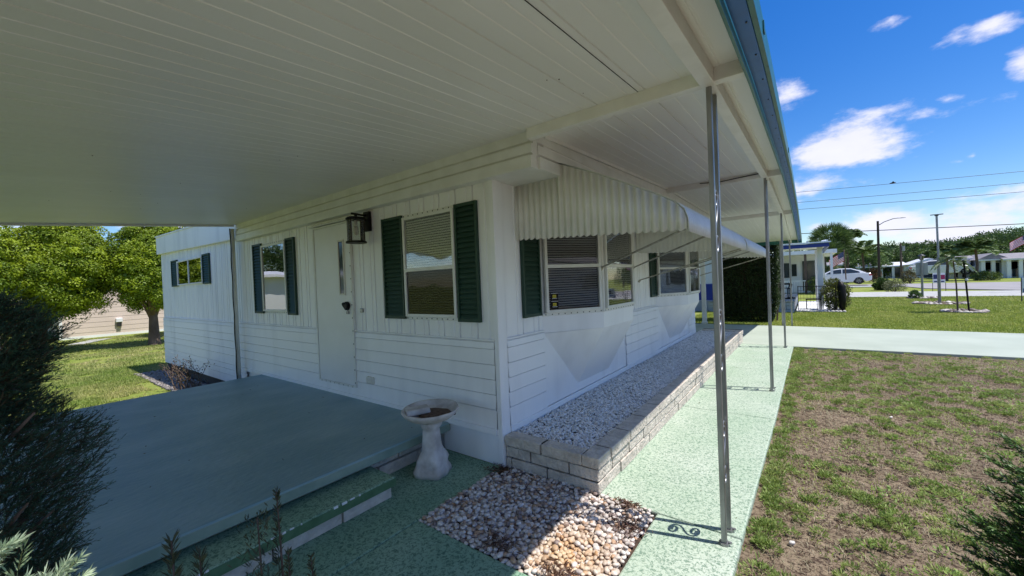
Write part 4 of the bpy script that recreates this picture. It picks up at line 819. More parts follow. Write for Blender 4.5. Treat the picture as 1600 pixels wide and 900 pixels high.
nb = thing('white_house', (-21, -8, 0), 'white neighbouring house seen in slivers behind the dark shrub', 'house')
k = MB(); k.box(-27, -20.9, -14, -2.3, -.2, 2.35); k.build('wall', 'nb_white', nb)
k = MB(); k.prism([(-20.5, -14.3, 2.35), (-27.4, -14.3, 2.35), (-27.4, -14.3, 2.5), (-24, -14.3, 2.85), (-20.5, -14.3, 2.5)], (0, 12.3, 0)); k.build('roof', 'roofwhite', nb)
for y in (-12.5, -9.5, -6.0):
    k = MB(); k.box(-20.899, -20.85, y, y+1.3, .9, 1.9); f_ = k.build('window', 'nb_white', nb); k = MB(); k.box(-20.86, -20.84, y+.08, y+1.22, .98, 1.82); k.build('pane', 'glass_dark', f_)
k = MB(); k.prism([(-20.6, -4.8, -.195), (-17.8, -4.8, -.195), (-17.8, -1.6, -.195), (-20.6, -1.6, -.195)], (0, 0, .02)); k.build('pavement', 'concrete').__setitem__('kind', 'structure')
k = MB(); k.prism([(-22.9, .1, -.2), (-21.3, -.7, -.2), (-21.0, -.3, -.2), (-22.8, .75, -.2)], (0, 0, .02)); k.build('path', 'concrete').__setitem__('kind', 'structure')
for i, (x, y, hh, rr_) in enumerate(((-40, -14, 3.6, 2.6), (-38, -22, 3.8, 2.8))):
    tree('oak_tree', x, y, -.2, 2, (x, y, hh), (rr_, rr_, 2.2), 90, 60, .22, (.03, .07, .02), (.08, .13, .03), .6, ('dark oak mirrored in the window left of the door', 'second dark oak behind the white house')[i])
# house and trees across the lawn to the right, mirrored in the bay windows
nb = thing('pale_house', (26, 12, 0), 'pale house across the road, mirrored in the bay windows', 'house')
k = MB(); k.box(22, 30, 0, 14, -.1, 2.6); k.build('wall', 'nb_white', nb); k = MB(); k.prism([(21.4, -.5, 2.6), (30.6, -.5, 2.6), (26, -.5, 3.9)], (0, 15, 0)); k.build('roof', 'roofgrey', nb)
for y in (2, 6, 10):
    k = MB(); k.box(21.96, 21.999, y, y+1.5, .9, 2.0); f_ = k.build('window', 'nb_white', nb); k = MB(); k.box(21.94, 21.97, y+.1, y+1.4, 1.0, 1.9); k.build('pane', 'glass_dark', f_)
for i, (x, y) in enumerate(((19, -4), (24, 19))):
    tree('oak_tree', x, y, 0, 1.8, (x, y, 4.2), (2.4, 2.4, 2.0), 70, 50, .22, (.04, .09, .02), (.09, .16, .03), .6, ('green oak in front of the pale house', 'green oak past the end of the pale house')[i])
# dark clipped hedge beyond the driveway
hg = thing('dark_hedge', (.5, 12.7, 0), 'tall dark clipped hedge beyond the driveway, in shade', 'hedge')
k = MB()
for i in range(7): k.tube([(-.1+i*.22, 12.8, -.05), (-.12+i*.24, 12.8, 1.6)], [.03, .012], 6)
k.build('stem', 'wood', hg)
nl = 46000; x = -.42+1.66*rng.random(nl); y = 12.2+1.3*rng.random(nl); z = -.02+2.5*rng.random(nl); fc = rng.integers(0, 4, nl)
y = np.where(fc == 0, 12.2+.06*rng.random(nl), y); x = np.where(fc == 1, 1.2+.08*rng.random(nl), x); z = np.where(fc == 2, 2.42+.08*rng.random(nl), z)
wob = .12*(fbm(x*1.3+z, z*1.7, 1.6)-.5); taper = np.where(z < .5, (z-.5)*.32, 0); x = np.where(x > .4, x+wob+taper+.03*(z > 1.2), x-wob*.5); y = y+wob
V_, F_, C_ = leaf_arrays(np.stack([x, y, z], 1), rdir(nl)+[0, -.2, .3], .05+.03*rng.random(nl), .03, mixcol((.015, .032, .010), (.05, .085, .02), rng.random(nl))); npmesh('leaves', V_, F_, M['leaf'], hg, C_)
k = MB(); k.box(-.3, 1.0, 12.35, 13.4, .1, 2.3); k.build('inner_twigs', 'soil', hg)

# ------------------------------------------------------------------ the blue and white neighbour
NB = thing('blue_trimmed_house', (0, 19, 0), 'white neighbouring house with blue trim and a flat-roofed porch', 'house')
k = MB(); k.box(-12, -.95, 16.6, 24, .42, 2.9); k.build('wall', 'nb_white', NB)
k = MB(); k.box(-12, -.93, 16.57, 24.02, .44, 1.15); k.build('lower_wall', 'blue', NB)
k = MB(); k.box(-12, -.9, 16.5, 24, -.05, .43); k.build('foundation', 'greywall', NB)
k = MB(); k.prism([(-2, 16.25, 2.56), (2.64, 16.25, 2.50), (2.64, 16.25, 2.56), (-2, 16.25, 2.62)], (0, 6.4, .12)); k.build('porch_ceiling', 'nb_white', NB)
k = MB(); k.box(-2, 2.69, 16.15, 16.22, 2.42, 2.56); k.box(2.65, 2.71, 16.22, 22.7, 2.42, 2.58); k.build('fascia', 'blue', NB)
k = MB(); k.prism([(-2.2, 16.05, 2.565), (2.76, 16.05, 2.565), (2.76, 22.9, 2.95), (-2.2, 22.9, 2.95)], (0, 0, .05))
for i in range(9): k.fbox((-2.1+i*.59, 16.06, 2.61), (.05, 0, 0), (0, 6.8, .385), (0, 0, .06))
k.build('porch_roof', 'roofwhite', NB)
for x, y in ((2.44, 17.4), (2.42, 22.2), (.3, 22.2)):
    k = MB(); k.box(x-.09, x+.09, y-.09, y+.09, .0, 2.56); k.build('porch_post', 'nb_white', NB, bevel=.01)
# deck and paved strip
dk = thing('porch_deck', (.5, 17, 0), 'grey block deck of the blue-trimmed house with a paved strip beside it', 'deck')
k = MB()
for i, z in enumerate((-.05, .09, .23)): blocks(k, None, -1.4, 16.02, 1.60, 16.02, z, z+.138, .2, .5, off=.25*(i % 2))
k.build('deck_wall', 'greywall', dk, bevel=.006); k = MB(); k.box(-1.4, 1.6, 16.22, 22.5, -.05, .40); k.box(-1.42, 1.62, 16.0, 22.5, .372, .415); k.build('deck_top', 'concrete', dk)
k = MB(); k.box(1.65, 3.0, 16.4, 22.4, -.05, .02); k.build('paving', 'nb_white', dk)
gxx = np.arange(1.65, 3.1, .11); n = len(gxx); P = np.stack([gxx, np.full(n, 16.3), np.full(n, .0)], 1); o = rocks('edging_stones', P, np.full(n, .07), mixcol((.5, .48, .46), (.7, .68, .66), rng.random(n)), M['stone'], 2, .7); tag(o, 'row of pale edging stones before the porch paving', 'stones', kind='stuff')
# chairs
def chair(x, y, z, rz, lb):
    r = thing('porch_chair', (x, y, z), lb, 'chair', 'black metal chairs on the porch'); c_, s_2 = math.cos(rz), math.sin(rz)
    def T(p): return (x+p[0]*c_-p[1]*s_2, y+p[0]*s_2+p[1]*c_, z+p[2])
    for dx in (-.25, .25):
        for dy in (-.25, .25): k = MB(); k.tube([T((dx, dy, .02)), T((dx, dy, .45))], .025, 6); k.build('leg', 'black', r)
        k = MB(); k.tube([T((dx, -.32, .62)), T((dx, .25, .62)), T((dx, .25, .4))], .03, 6); k.tube([T((dx, -.32, .62)), T((dx, -.28, .4))], .025, 6); k.build('armrest', 'black', r); k = MB(); k.tube([T((dx, -.42, .05)), T((dx, -.1, .0)), T((dx, .2, .0)), T((dx, .45, .06))], .022, 6); k.build('rocker', 'black', r)
    k = MB(); 
    for i in range(7): k.fbox(T((-.26, -.25+i*.075, .44)), (c_*.52, s_2*.52, 0), (-s_2*.055, c_*.055, 0), (0, 0, .025))
    k.build('seat', 'black', r); k = MB()
    for i in range(7): k.tube([T((-.24+i*.08, .25, .44)), T((-.24+i*.08, .42, 1.12+.05*math.sin(i/6*3.14)))], .018, 5)
    k.tube([T((-.26, .42, 1.12)), T((0, .43, 1.18)), T((.26, .42, 1.12))], .028, 6); k.build('backrest', 'black', r)
chair(.55, 17.6, .415, 2.2, 'black rocking chair nearest the hedge on the porch'); chair(1.15, 17.5, .415, 1.75, 'black rocking chair at the right end of the block deck')
r = thing('patio_table', (1.05, 18.4, .415), 'small dark round table behind the rocking chairs', 'table'); k = MB(); k.lathe((1.05, 18.4, 0), [(0, 1.05), (.4, 1.05), (.41, 1.03), (.4, 1.0), (0, 1.0)], 20); k.build('table_top', 'shutter', r); k = MB(); k.tube([(1.05, 18.4, .42), (1.05, 18.4, 1.0)], .03, 8); k.build('leg', 'black', r)
# wire fence panel and black draped trellis with shrub
r = thing('wire_fence', (2.0, 16.35, 0), 'low black wire fence panel before the porch paving', 'fence')
k = MB(); 
for x in (1.72, 2.30, 2.85): k.tube([(x, 16.36, -.02), (x, 16.36, .98)], .014, 6)
k.tube([(1.72, 16.36, .95), (2.85, 16.36, .95)], .012, 6); k.tube([(1.72, 16.36, .48), (2.3, 16.36, .48)], .008, 5); k.build('frame', 'black', r)
k = MB()
for x in np.arange(1.8, 2.85, .1): k.tube([(x, 16.36, 0), (x, 16.36, .95)], .0035, 4)
for z in np.arange(.1, .95, .14): k.tube([(1.72, 16.36, z), (2.85, 16.36, z)], .0035, 4)
k.build('wire_mesh', 'black', r)
r = thing('garden_bench', (2.2, 17.2, .02), 'small black metal bench standing on the porch paving', 'bench')
k = MB(); k.box(1.95, 2.45, 17.0, 17.35, .40, .44); k.build('seat', 'black', r)
for x in (1.97, 2.43):
    for y in (17.02, 17.33): k = MB(); k.tube([(x, y, .02), (x, y, .41)], .016, 6); k.build('leg', 'black', r)
def bush(name, x, y, z0, R3, nc, lv, ls, c1, c2, lb, cl=.16, cat='bush', group=None):
    r = thing(name, (x, y, z0), lb, cat, group); k = MB()
    for i in range(5): a = i*1.256; k.tube([(x, y, z0-.05), (x+.5*R3[0]*math.cos(a), y+.5*R3[1]*math.sin(a), z0+R3[2]*1.1)], [.03, .01], 6)
    k.build('stem', 'wood', r); V_, F_, C_ = join(crown_arrays((x, y, z0+R3[2]), R3, nc, lv, ls, c1, c2, cl, -.95), crown_arrays((x, y, z0+R3[2]), [q*.5 for q in R3], nc//2, lv, ls, c1, c2, cl, -.95)); npmesh('leaves', V_, F_, M['leaf'], r, C_); return r
bush('garden_shrub', 2.86, 16.8, 0, (.32, .3, .58), 60, 60, .06, (.05, .07, .015), (.20, .21, .04), 'yellow green shrub at the porch corner')
r = thing('draped_trellis', (3.08, 16.55, 0), 'black fabric draped over a garden frame at the porch corner', 'trellis')
k = MB(); k.tube([(3.06, 16.5, -.03), (3.05, 16.5, .4), (3.03, 16.5, .9), (3.0, 16.5, 1.1)], [.05, .11, .13, .06], 9); k.build('fabric', 'black', r, smooth=True); k = MB(); k.tube([(2.97, 16.5, -.03), (2.97, 16.5, 1.15)], .02, 6); k.build('stake', 'black', r)
# the house behind the porch
h3 = thing('porch_house', (1, 33, 0), 'white house with brown posts seen through the blue-trimmed porch', 'house')
k = MB(); k.box(-6, 3.0, 34, 40, -.05, 2.7); k.build('wall', 'nb_white', h3); k = MB(); k.box(-6, 3.6, 31.2, 40, 2.7, 2.95); k.build('roof', 'roofwhite', h3)
for x0, x1, z0, z1 in ((.3, .9, 1.1, 2.2), (1.7, 2.7, .1, 2.3), (-.6, -.2, .1, 2.2), (1.05, 1.35, 1.2, 2.1)):
    k = MB(); k.box(x0, x1, 33.93, 33.99, z0, z1); k.build('window', 'glass_dark', h3)
for x in (-1, .45, 1.9, 3.3): k = MB(); k.box(x-.07, x+.07, 31.3, 31.44, -.05, 2.7); k.build('porch_post', 'wood' if x in (.45, 1.9) else 'nb_white', h3)
k = MB(); 
for x in np.arange(-1, 1.9, .14): k.box(x, x+.05, 31.3, 31.34, .1, .85)
k.box(-1, 1.9, 31.29, 31.35, .85, .92); k.build('railing', 'nb_white', h3)
bush('garden_shrub', 2.5, 31.0, 0, (.4, .3, .5), 40, 40, .08, (.06, .10, .02), (.14, .2, .04), 'round green shrub by the brown porch post')

# ------------------------------------------------------------------ roads and paths beyond the lawn
k = MB(); k.prism([(2.9, 26.5, -.03), (40, 25.0, -.03), (40, 30.0, -.03), (2.9, 32.6, -.03)], (0, 0, .03)); k.build('neighbour_driveway', 'concrete').__setitem__('kind', 'structure')
k = MB(); k.prism([(8.6, 37, -.026), (12.5, 30.8, -.026), (60, 27.5, -.026), (60, 42, -.026), (15.9, 47.5, -.026), (9.5, 48.8, -.026), (-30, 60, -.026), (-30, 52, -.026), (8, 44.5, -.026)], (0, 0, .03)); k.build('road', 'road').__setitem__('kind', 'structure')
k = MB(); k.prism([(3.5, 43.2, -.02), (8.2, 41.8, -.02), (8.2, 42.6, -.02), (3.5, 44.2, -.02)], (0, 0, .04)); k.build('sidewalk', 'nb_white').__setitem__('kind', 'structure')

# ------------------------------------------------------------------ street furniture and garden things
def ring(x, y, rx, ry, nst, lb, name='stone_ring'):
    a = np.arange(nst)*6.283/nst; P = np.stack([x+rx*np.cos(a), y+ry*np.sin(a), np.full(nst, .0)], 1)
    r = thing(name, (x, y, 0), lb, 'stone ring', 'stone rings on the front lawn'); o = rocks('stones', P-np.array([x, y, 0]), .06+.045*rng.random(nst), mixcol((.16, .11, .09), (.62, .58, .54), rng.random(nst)**1.3), M['stone'], 2, .65); o.parent = r
    k = MB(); k.lathe((x, y, 0), [(0, -.03), (rx-.02, -.03), (rx-.05, .0), (0, .01)], 24); k.build('mulch', 'brown_dirt', r)
ring(6.15, 16.85, .46, .42, 26, 'stone ring around the young staked palm'); ring(6.33, 20.9, .74, .5, 34, 'wide stone ring around the tall flagpole'); ring(6.5, 25.0, .5, .4, 24, 'stone ring around the lantern post')
r = thing('flagpole', (6.33, 20.9, 0), 'tall bare grey pole with a flat cap in the stone ring', 'pole'); k = MB(); k.tube([(6.33, 20.9, -.03), (6.33, 20.9, 1.9)], .05, 10); k.build('lower_pole', 'metal', r); k = MB(); k.tube([(6.33, 20.9, 1.9), (6.31, 20.9, 3.62)], .034, 10); k.build('upper_pole', 'metal', r); k = MB(); k.box(6.13, 6.5, 20.87, 20.93, 3.62, 3.65); k.tube([(6.31, 20.9, 3.58), (6.31, 20.9, 3.64)], .06, 8); k.build('cap', 'dark_metal', r)
r = thing('lantern_post', (6.5, 25, 0), 'grey lantern post with a blank board on the front lawn', 'lamp post'); k = MB(); k.tube([(6.5, 25, -.03), (6.5, 25, 1.9)], .045, 8); k.build('pole', 'metal', r); k = MB(); k.lathe((6.5, 25, 0), [(0, 1.86), (.07, 1.86), (.10, 2.05), (.0, 2.05)], 8); k.build('lantern', 'glass_dark', r); k = MB(); k.lathe((6.5, 25, 0), [(0, 2.05), (.15, 2.05), (.13, 2.08), (.0, 2.16)], 8); k.build('lantern_cap', 'dark_metal', r); k = MB(); k.box(6.30, 6.72, 25.05, 25.08, 1.12, 1.72); k.build('board', 'concrete', r)
bush('agave_plant', 6.2, 24.8, 0, (.16, .14, .12), 14, 24, .10, (.06, .12, .04), (.14, .22, .07), 'small spiky agave by the lantern post', .1, 'plant')
# young palm with stake
r = thing('young_palm', (5.98, 16.7, 0), 'young thin palm with drooping fronds tied beside a stake', 'palm'); k = MB(); k.tube([(5.98, 16.7, -.04), (5.96, 16.7, .9), (5.9, 16.7, 1.75)], [.024, .02, .016], 8); k.build('trunk', 'wood', r)
def fronds(c, n, ln, droop, c1, c2, lw=.012, lf=.14, q=26, elev=(.2, 1.2)):
    out = []
    for i in range(n):
        a = 6.283*i/n+random.uniform(-.3, .3); e = random.uniform(*elev); d = np.array([math.cos(a)*math.cos(e), math.sin(a)*math.cos(e), math.sin(e)]); t = np.linspace(.1, 1, q)[:, None]; L_ = ln*random.uniform(.8, 1.1)
        P = np.array(c)[None]+d*L_*t+np.array([0, 0, -1.])*L_*droop*t**2.2; s = np.cross(d, [0, 0, 1.]); s /= np.linalg.norm(s)
        for sg in (-1, 1): out.append(leaf_arrays(P, s*sg*.8+d*.5+np.array([0, 0, -.35]), lf*np.sin(np.clip(t[:, 0]*2.6+.4, 0, 3.0)).clip(.25), lw, mixcol(c1, c2, rng.random(q))))
        sg_ = P[1:]-P[:-1]; out.append(leaf_arrays(P[:-1], sg_, np.linalg.norm(sg_, axis=1)*1.1, lw*.8, mixcol(c1, c2, rng.random(q-1))))
    return join(*out)
V_, F_, C_ = fronds((5.9, 16.7, 1.72), 9, .5, .9, (.10, .15, .06), (.22, .28, .14), .03, .22, elev=(-.1, .9)); npmesh('fronds', V_, F_, M['leaf'], r, C_)
r = thing('tree_stake', (6.24, 16.75, 0), 'black stake with a white tie beside the young palm', 'stake'); k = MB(); k.tube([(6.24, 16.75, -.04), (6.15, 16.75, 1.65)], .024, 8); k.build('stake', 'black', r); k = MB(); k.tube([(6.20, 16.75, 1.02), (6.197, 16.75, 1.09)], .04, 8); k.build('tie', 'paper', r)
# lawn signs
def sign(c, wd, z0, z1, hd, lb, mk):
    r = thing('yard_sign', (c[0], c[1], 0), lb, 'sign', 'yard signs on the lawns'); x0 = c[0]-wd/2
    for x in (x0, x0+wd): k = MB(); k.box(x-.012, x+.012, c[1]-.012, c[1]+.012, -.05, z1 if hd else z0+.02); k.build('leg', 'dark_metal', r)
    k = MB(); k.box(x0+.012, x0+wd-.012, c[1]-.012, c[1]+.012, z0, z1); k.build('board', 'paper', r)
    for a, b_, c_, d_, m_ in mk: k = MB(); k.box(x0+wd*a, x0+wd*b_, c[1]-.017, c[1]-.0125, z0+(z1-z0)*c_, z0+(z1-z0)*d_); k.build('printed_block', m_, r)
sign((8.52, 33), .56, .48, 1.1, 0, 'white yard sign with a maroon block near the road', ((.06, .4, .4, .85, 'navy'), (.52, .96, .35, .8, 'maroon'), (.1, .9, .08, .2, 'navy')))
sign((9.10, 22), .66, .33, .93, 1, 'white yard sign cut by the right edge of the picture', ((.12, .9, .35, .85, 'navy'), (.2, .8, .5, .68, 'maroon'), (.06, .5, .05, .3, 'blue')))
# street lamp, utility pole, wires
r = thing('street_lamp', (8.1, 55, 0), 'tall brown street lamp with a long curved arm over the road', 'street lamp'); k = MB(); k.tube([(8.1, 55, -.05), (8.1, 55, 6.6)], [.13, .1], 10); k.build('pole', 'bronze', r); k = MB(); k.tube([(8.1, 55, 6.1), (8.6, 55, 6.45), (9.3, 55, 6.7), (9.7, 55, 6.72)], .045, 6); k.build('arm', 'metal', r); k = MB(); k.lathe((0, 0, 0), [(0, 0), (.1, .02), (.12, .05), (0, .09)], 10); k.v = [(9.95+a*2.8, 55+b_, 6.66+c_) for a, b_, c_ in k.v]; k.build('lamp_head', 'metal', r)
r = thing('utility_pole', (13.3, 75, 0), 'thin far utility pole with a grey transformer', 'pole'); q = at(1407, 380, 75); k = MB(); k.tube([(q.x, 75, -.05), (q.x, 75, q.z)], [.14, .1], 8); k.build('pole', 'wood', r); k = MB(); k.tube([(q.x+.25, 75, q.z-1.1), (q.x+.25, 75, q.z-.4)], .2, 8); k.build('transformer', 'metal', r)
for (a, b_, lb, rad) in (((1250, 300), (1600, 268), 'highest overhead wire crossing the sky', .022), ((1250, 316), (1600, 286), 'second overhead wire from the top', .022), ((1250, 327), (1600, 300), 'third overhead wire from the top', .024), ((1250, 365), (1600, 350), 'lowest and thickest overhead wire', .045)):
    p, q = at(*a, 60), at(*b_, 60); p2 = p+(p-q)*1.5; q2 = q+(q-p)*1.0; k = MB(); L_ = (q2-p2).length
    k.tube([p2.lerp(q2, i/20)+Vector((0, 0, (4*(i/20)*(i/20-1)+.94)*.25)) for i in range(21)], rad, 6); tag(k.build('power_line', 'dark_metal', smooth=True), lb, 'wire', 'overhead wires along the road')
p, q = at(248, 350, 12), at(300, 354, 12)
p = CAM+((_F+RT*((240-800)/F_PX)+DN*((348-450)/F_PX)))*22; q = CAM+((_F+RT*((420-800)/F_PX)+DN*((357-450)/F_PX)))*22
k = MB(); k.tube([p+(p-q)*.3, p, q, q+(q-p)], .012, 6); tag(k.build('power_line', 'dark_metal'), 'short overhead wire above the old siding at left', 'wire', 'overhead wires along the road')
# tiny bird
p = at(1395, 286, 45); r = thing('bird', p, 'tiny dark bird gliding below the big cloud', 'bird'); k = MB(); k.tube([p+Vector((-.22, 0, 0)), p+Vector((-.05, 0, .02)), p+Vector((.12, 0, .02)), p+Vector((.2, 0, .03))], [.01, .06, .05, .02], 6)
k.add([p+Vector(v) for v in ((-.06, 0, .03), (.08, 0, .03), (.0, .45, .08), (-.06, .42, .08), (.0, -.45, .08), (-.06, -.42, .08))], [(0, 1, 2, 3), (0, 1, 4, 5)]); k.build('body', 'black', r)
# flags
def flag(p_tl, wv, hv, lb, pole):
    """stars and stripes cloth hanging from p_tl, fly vector wv, drop vector hv"""
    p = Vector(p_tl); wv = Vector(wv); hv = Vector(hv); r = thing('national_flag', p, lb, 'flag', 'stars and stripes flags'); nrm = wv.cross(hv).normalized(); am = wv.length*.07
    def pt(u, v, o=0): return p+wv*u+hv*(v+.12*u*u)+nrm*(am*math.sin(u*7+v)*u**.5+o)
    for m_, rows in (('red', range(0, 13, 2)), ('paper', range(1, 13, 2))):
        k = MB()
        for i in rows:
            n = 14; k.add([pt(j/n, (i+e)/13) for j in range(n+1) for e in (0, 1)], [(2*j, 2*j+1, 2*j+3, 2*j+2) for j in range(n)])
        k.build('red_stripes' if m_ == 'red' else 'white_stripes', m_, r)
    for o in (-.012, .012):
        k = MB(); n = 6; k.add([pt(.4*j/n, 7/13*e, o) for j in range(n+1) for e in (0, 1)], [(2*j, 2*j+1, 2*j+3, 2*j+2) for j in range(n)]); k.build('blue_field', 'navy', r)
        k = MB()
        for a in range(6):
            for b_ in range(5): c_ = pt(.03+.065*a, .05+.1*b_, o*1.6); u_2 = wv.normalized()*.012*wv.length; v_2 = hv.normalized()*.02*hv.length; k.add([c_-u_2, c_-v_2, c_+u_2, c_+v_2], [(0, 1, 2, 3)])
        k.build('stars', 'paper', r)
    if pole: k = MB(); k.tube([pole[0], pole[1]], .04, 8); k.build('pole', 'wood', r)
a, b_, c_ = at(1318, 393, 40), at(1295, 405, 40), at(1320, 408, 40); flag(a, b_-a, (c_-a)*.95, 'drooping flag on the pole behind the white sedan', (at(1318.5, 390, 40), at(1322, 437, 40)))
a, b_ = at(1612, 362, 30), at(1577, 378, 30); flag(a, b_-a, at(1612, 376, 30)-a, 'flag fluttering in at the right edge above the houses', (at(1613, 357, 30), Vector((at(1613, 357, 30).x+.05, 30, 0))))

# ------------------------------------------------------------------ cars
def car(x0, y, ln, flip, paint, lb, z0=-.03, name='parked_car'):
    r = thing(name, (x0+ln/2, y, z0), lb, 'car', 'cars parked along the road'); s = ln/4.5
    def X(t): return x0+(t if not flip else 4.5-t)*s
    prof = [(0.0, .35), (.02, .62), (.15, .74), (1.05, .93), (3.85, 1.02), (4.4, .96), (4.5, .72), (4.48, .35), (4.1, .22), (3.95, .34), (3.6, .62), (3.3, .36), (3.2, .20), (1.2, .20), (1.1, .36), (.8, .62), (.45, .34), (.35, .24)]
    W2 = .88*s; k = MB(); n = len(prof)
    rows = [(-1.0, .0), (-.93, -.05), (.93, -.05), (1, 0)]
    k = MB(); k.prism([(X(a), y-W2, z0+h*s) for a, h in prof], (0, 2*W2, 0)); body = k.build('body', paint, r, bevel=.05*s, seg=3)
    ro = [(.95, .90), (1.75, 1.36), (2.3, 1.46), (3.1, 1.44), (3.75, 1.20), (4.15, 1.0)]
    V = []
    for sd in (-1, 1):
        for a, h in ro: V.append((X(a), y+sd*W2*(1-.22*max(0, h-.95)/.5), z0+h*s))
    m_ = len(ro); k = MB(); k.add(V, [tuple(range(m_)), tuple(range(m_, 2*m_))[::-1]]+[(i, i+1, m_+i+1, m_+i) for i in range(m_-1)]+[(m_-1, 0, m_, 2*m_-1)]); k.build('cabin', paint, r, bevel=.04*s)
    for pts in ([(1.28, .98), (1.82, 1.32), (2.42, 1.39), (2.42, 1.0)], [(2.5, 1.0), (2.5, 1.39), (3.1, 1.37), (3.62, 1.16), (3.7, 1.03)]):
        k = MB(); sd = -1; k.prism([(X(a), y+sd*(W2*(1-.22*max(0, h-.95)/.5)+.006), z0+h*s) for a, h in pts], (0, -.008, 0)); k.build('side_window', 'glass_dark', r)
    k = MB(); k.prism([(X(1.04), y-W2*.8, z0+.97*s), (X(1.72), y-W2*.72, z0+1.37*s), (X(1.72), y+W2*.72, z0+1.37*s), (X(1.04), y+W2*.8, z0+.97*s)], ((-.02 if not flip else .02), 0, .02)); k.build('windscreen', 'glass_dark', r)
    for t_ in (.78, 3.62):
        w_ = MB(); w_.tube([(X(t_), y+W2-.2, z0+.31*s), (X(t_), y+W2+.01, z0+.31*s)], .315*s, 24); w_.build('wheel', 'tyre', r); w_ = MB(); w_.tube([(X(t_), y-W2-.01, z0+.31*s), (X(t_), y-W2+.2, z0+.31*s)], .315*s, 24); wh = w_.build('wheel', 'tyre', r)
        w_ = MB()
        for i in range(7): a = i*.8976; w_.fbox((X(t_)-.02*s, y-W2-.022, z0+.31*s), (.21*s*math.cos(a), 0, .21*s*math.sin(a)), (-.05*s*math.sin(a), 0, .05*s*math.cos(a)), (0, .012, 0))
        w_.tube([(X(t_), y-W2-.02, z0+.31*s), (X(t_), y-W2-.005, z0+.31*s)], .07*s, 10); w_.build('rim', 'metal', wh)
    for t_, m2_, nm_ in ((.08, 'paper', 'headlight'), (4.36, 'red', 'tail_light')):
        k = MB(); k.box(min(X(t_-.06), X(t_+.12)), max(X(t_-.06), X(t_+.12)), y-W2-.008, y-W2+.1, z0+.74*s, z0+.86*s); k.build(nm_, m2_, r)
    return r
q = at(1361, 437, 47.5); car(q.x-4.7, 47.5, 4.7, False, 'car_paint', 'white sedan parked beyond the porch corner, nose to the left', z0=at(1340, 443.5, 47.5).z)
q = at(1418, 431, 66); car(q.x, 66, 5.6, True, 'car_paint', 'white car half hidden behind the lantern post', z0=at(1440, 431, 66).z)
# ------------------------------------------------------------------ distant houses
def far_house(pxl, pxr, pyb, pye, pyt, y, dep, wallm, roofm, lb, gable=False, posts=0, wins=3):
    a, b_ = at(pxl, pyb, y), at(pxr, pyb, y); z0 = -.1; ze = at((pxl+pxr)/2, pye, y).z; zt = at((pxl+pxr)/2, pyt, y).z; r = thing('distant_house', ((a.x+b_.x)/2, y, 0), lb, 'house', 'houses across the road'); x0, x1 = a.x, b_.x
    k = MB(); k.box(x0+.2, x1-.2, y+1.2, y+dep, z0, ze+.05); k.build('wall', wallm, r)
    k = MB()
    if gable: k.prism([(x0-.3, y, ze), (x1+.3, y, ze), ((x0+x1)/2, y, zt)], (0, dep, 0))
    else: k.prism([(x0-.2, y-.1, ze), (x0-.2, y+dep, ze), (x0-.2, y+dep*.5, zt)], (x1-x0+.4, 0, 0))
    k.build('roof', roofm, r); k = MB(); k.box(x0-.25, x1+.25, y-.14, y-.02, ze-.14, ze+.02); k.build('fascia', 'nb_white', r)
    for i in range(posts): x = x0+.2+(x1-x0-.4)*i/max(1, posts-1); k = MB(); k.box(x-.14, x+.14, y+.05, y+.33, z0, ze); k.build('porch_post', 'nb_white', r)
    for i in range(wins):
        x = x0+.6+(x1-x0-1.2)*(i+.5)/wins; hh = ze-z0; f = MB(); f.box(x-.62, x+.62, y+1.15, y+1.199, z0+(.45 if i % 3 != 1 else .05)*hh, z0+.85*hh); f = f.build('window' if i % 3 != 1 else 'door', 'nb_white', r); g = MB(); g.box(x-.52, x+.52, y+1.12, y+1.149, z0+(.48 if i % 3 != 1 else .08)*hh, z0+.82*hh); g.build('pane', 'glass_dark', f)
    return r
far_house(1573, 1640, 434, 403, 393, 62, 9, 'greywall', 'roofgrey', 'grey house with white columns at the right edge', False, 4, 4)
far_house(1533, 1574, 433, 405, 395, 63, 8, 'greywall', 'roofgrey', 'grey gabled porch left of the columned house', True, 3, 2)
far_house(1484, 1532, 431, 404, 399, 66, 8, 'nb_white', 'roofgrey', 'low pale house behind the young palm', False, 4, 3)
far_house(1425, 1482, 428, 412, 403, 74, 8, 'nb_white', 'roofwhite', 'white-roofed house behind the yard sign', True, 2, 3)
far_house(1340, 1418, 436, 416, 410, 78, 9, 'nb_white', 'roofwhite', 'long white-roofed house behind the street lamp', False, 5, 5)
far_house(1262, 1336, 436, 414, 409, 84, 9, 'nb_white', 'roofgrey', 'low house behind the white sedan', False, 3, 3)
# ------------------------------------------------------------------ palms, bushes and far trees
def palm(px, pyt, pyb, y, lb, fan=True, n=26, ln=1.5):
    tpp = at(px, pyt, y); r = thing('palm_tree', (tpp.x, y, 0), lb, 'palm', 'palms beyond the neighbours porch'); k = MB(); k.tube([(tpp.x, y, -.1), (tpp.x+.1, y, tpp.z*.5), (tpp.x, y, tpp.z)], [.13, .11, .1], 8); k.build('trunk', 'wood', r)
    if fan:
        out = []
        for i in range(n):
            d = rdir(1)[0]; d[2] = abs(d[2])*1.1-.35; d /= np.linalg.norm(d); c_ = np.array(tpp)+d*ln*.55; q_ = 26; out.append(leaf_arrays(np.tile(c_, (q_, 1)), np.tile(d, (q_, 1))+rng.normal(size=(q_, 3))*.55, ln*.55, .07, mixcol((.05, .09, .025), (.13, .2, .05), rng.random(q_))))
        V_, F_, C_ = join(*out)
    else: V_, F_, C_ = fronds(tuple(tpp), n, ln, .55, (.07, .12, .03), (.18, .26, .08), .15, .85, 30)
    npmesh('fronds', V_, F_, M['leaf'], r, C_)
palm(1298, 378, 438, 56, 'shaggy fan palm just past the porch roof corner', True, 70, 2.2)
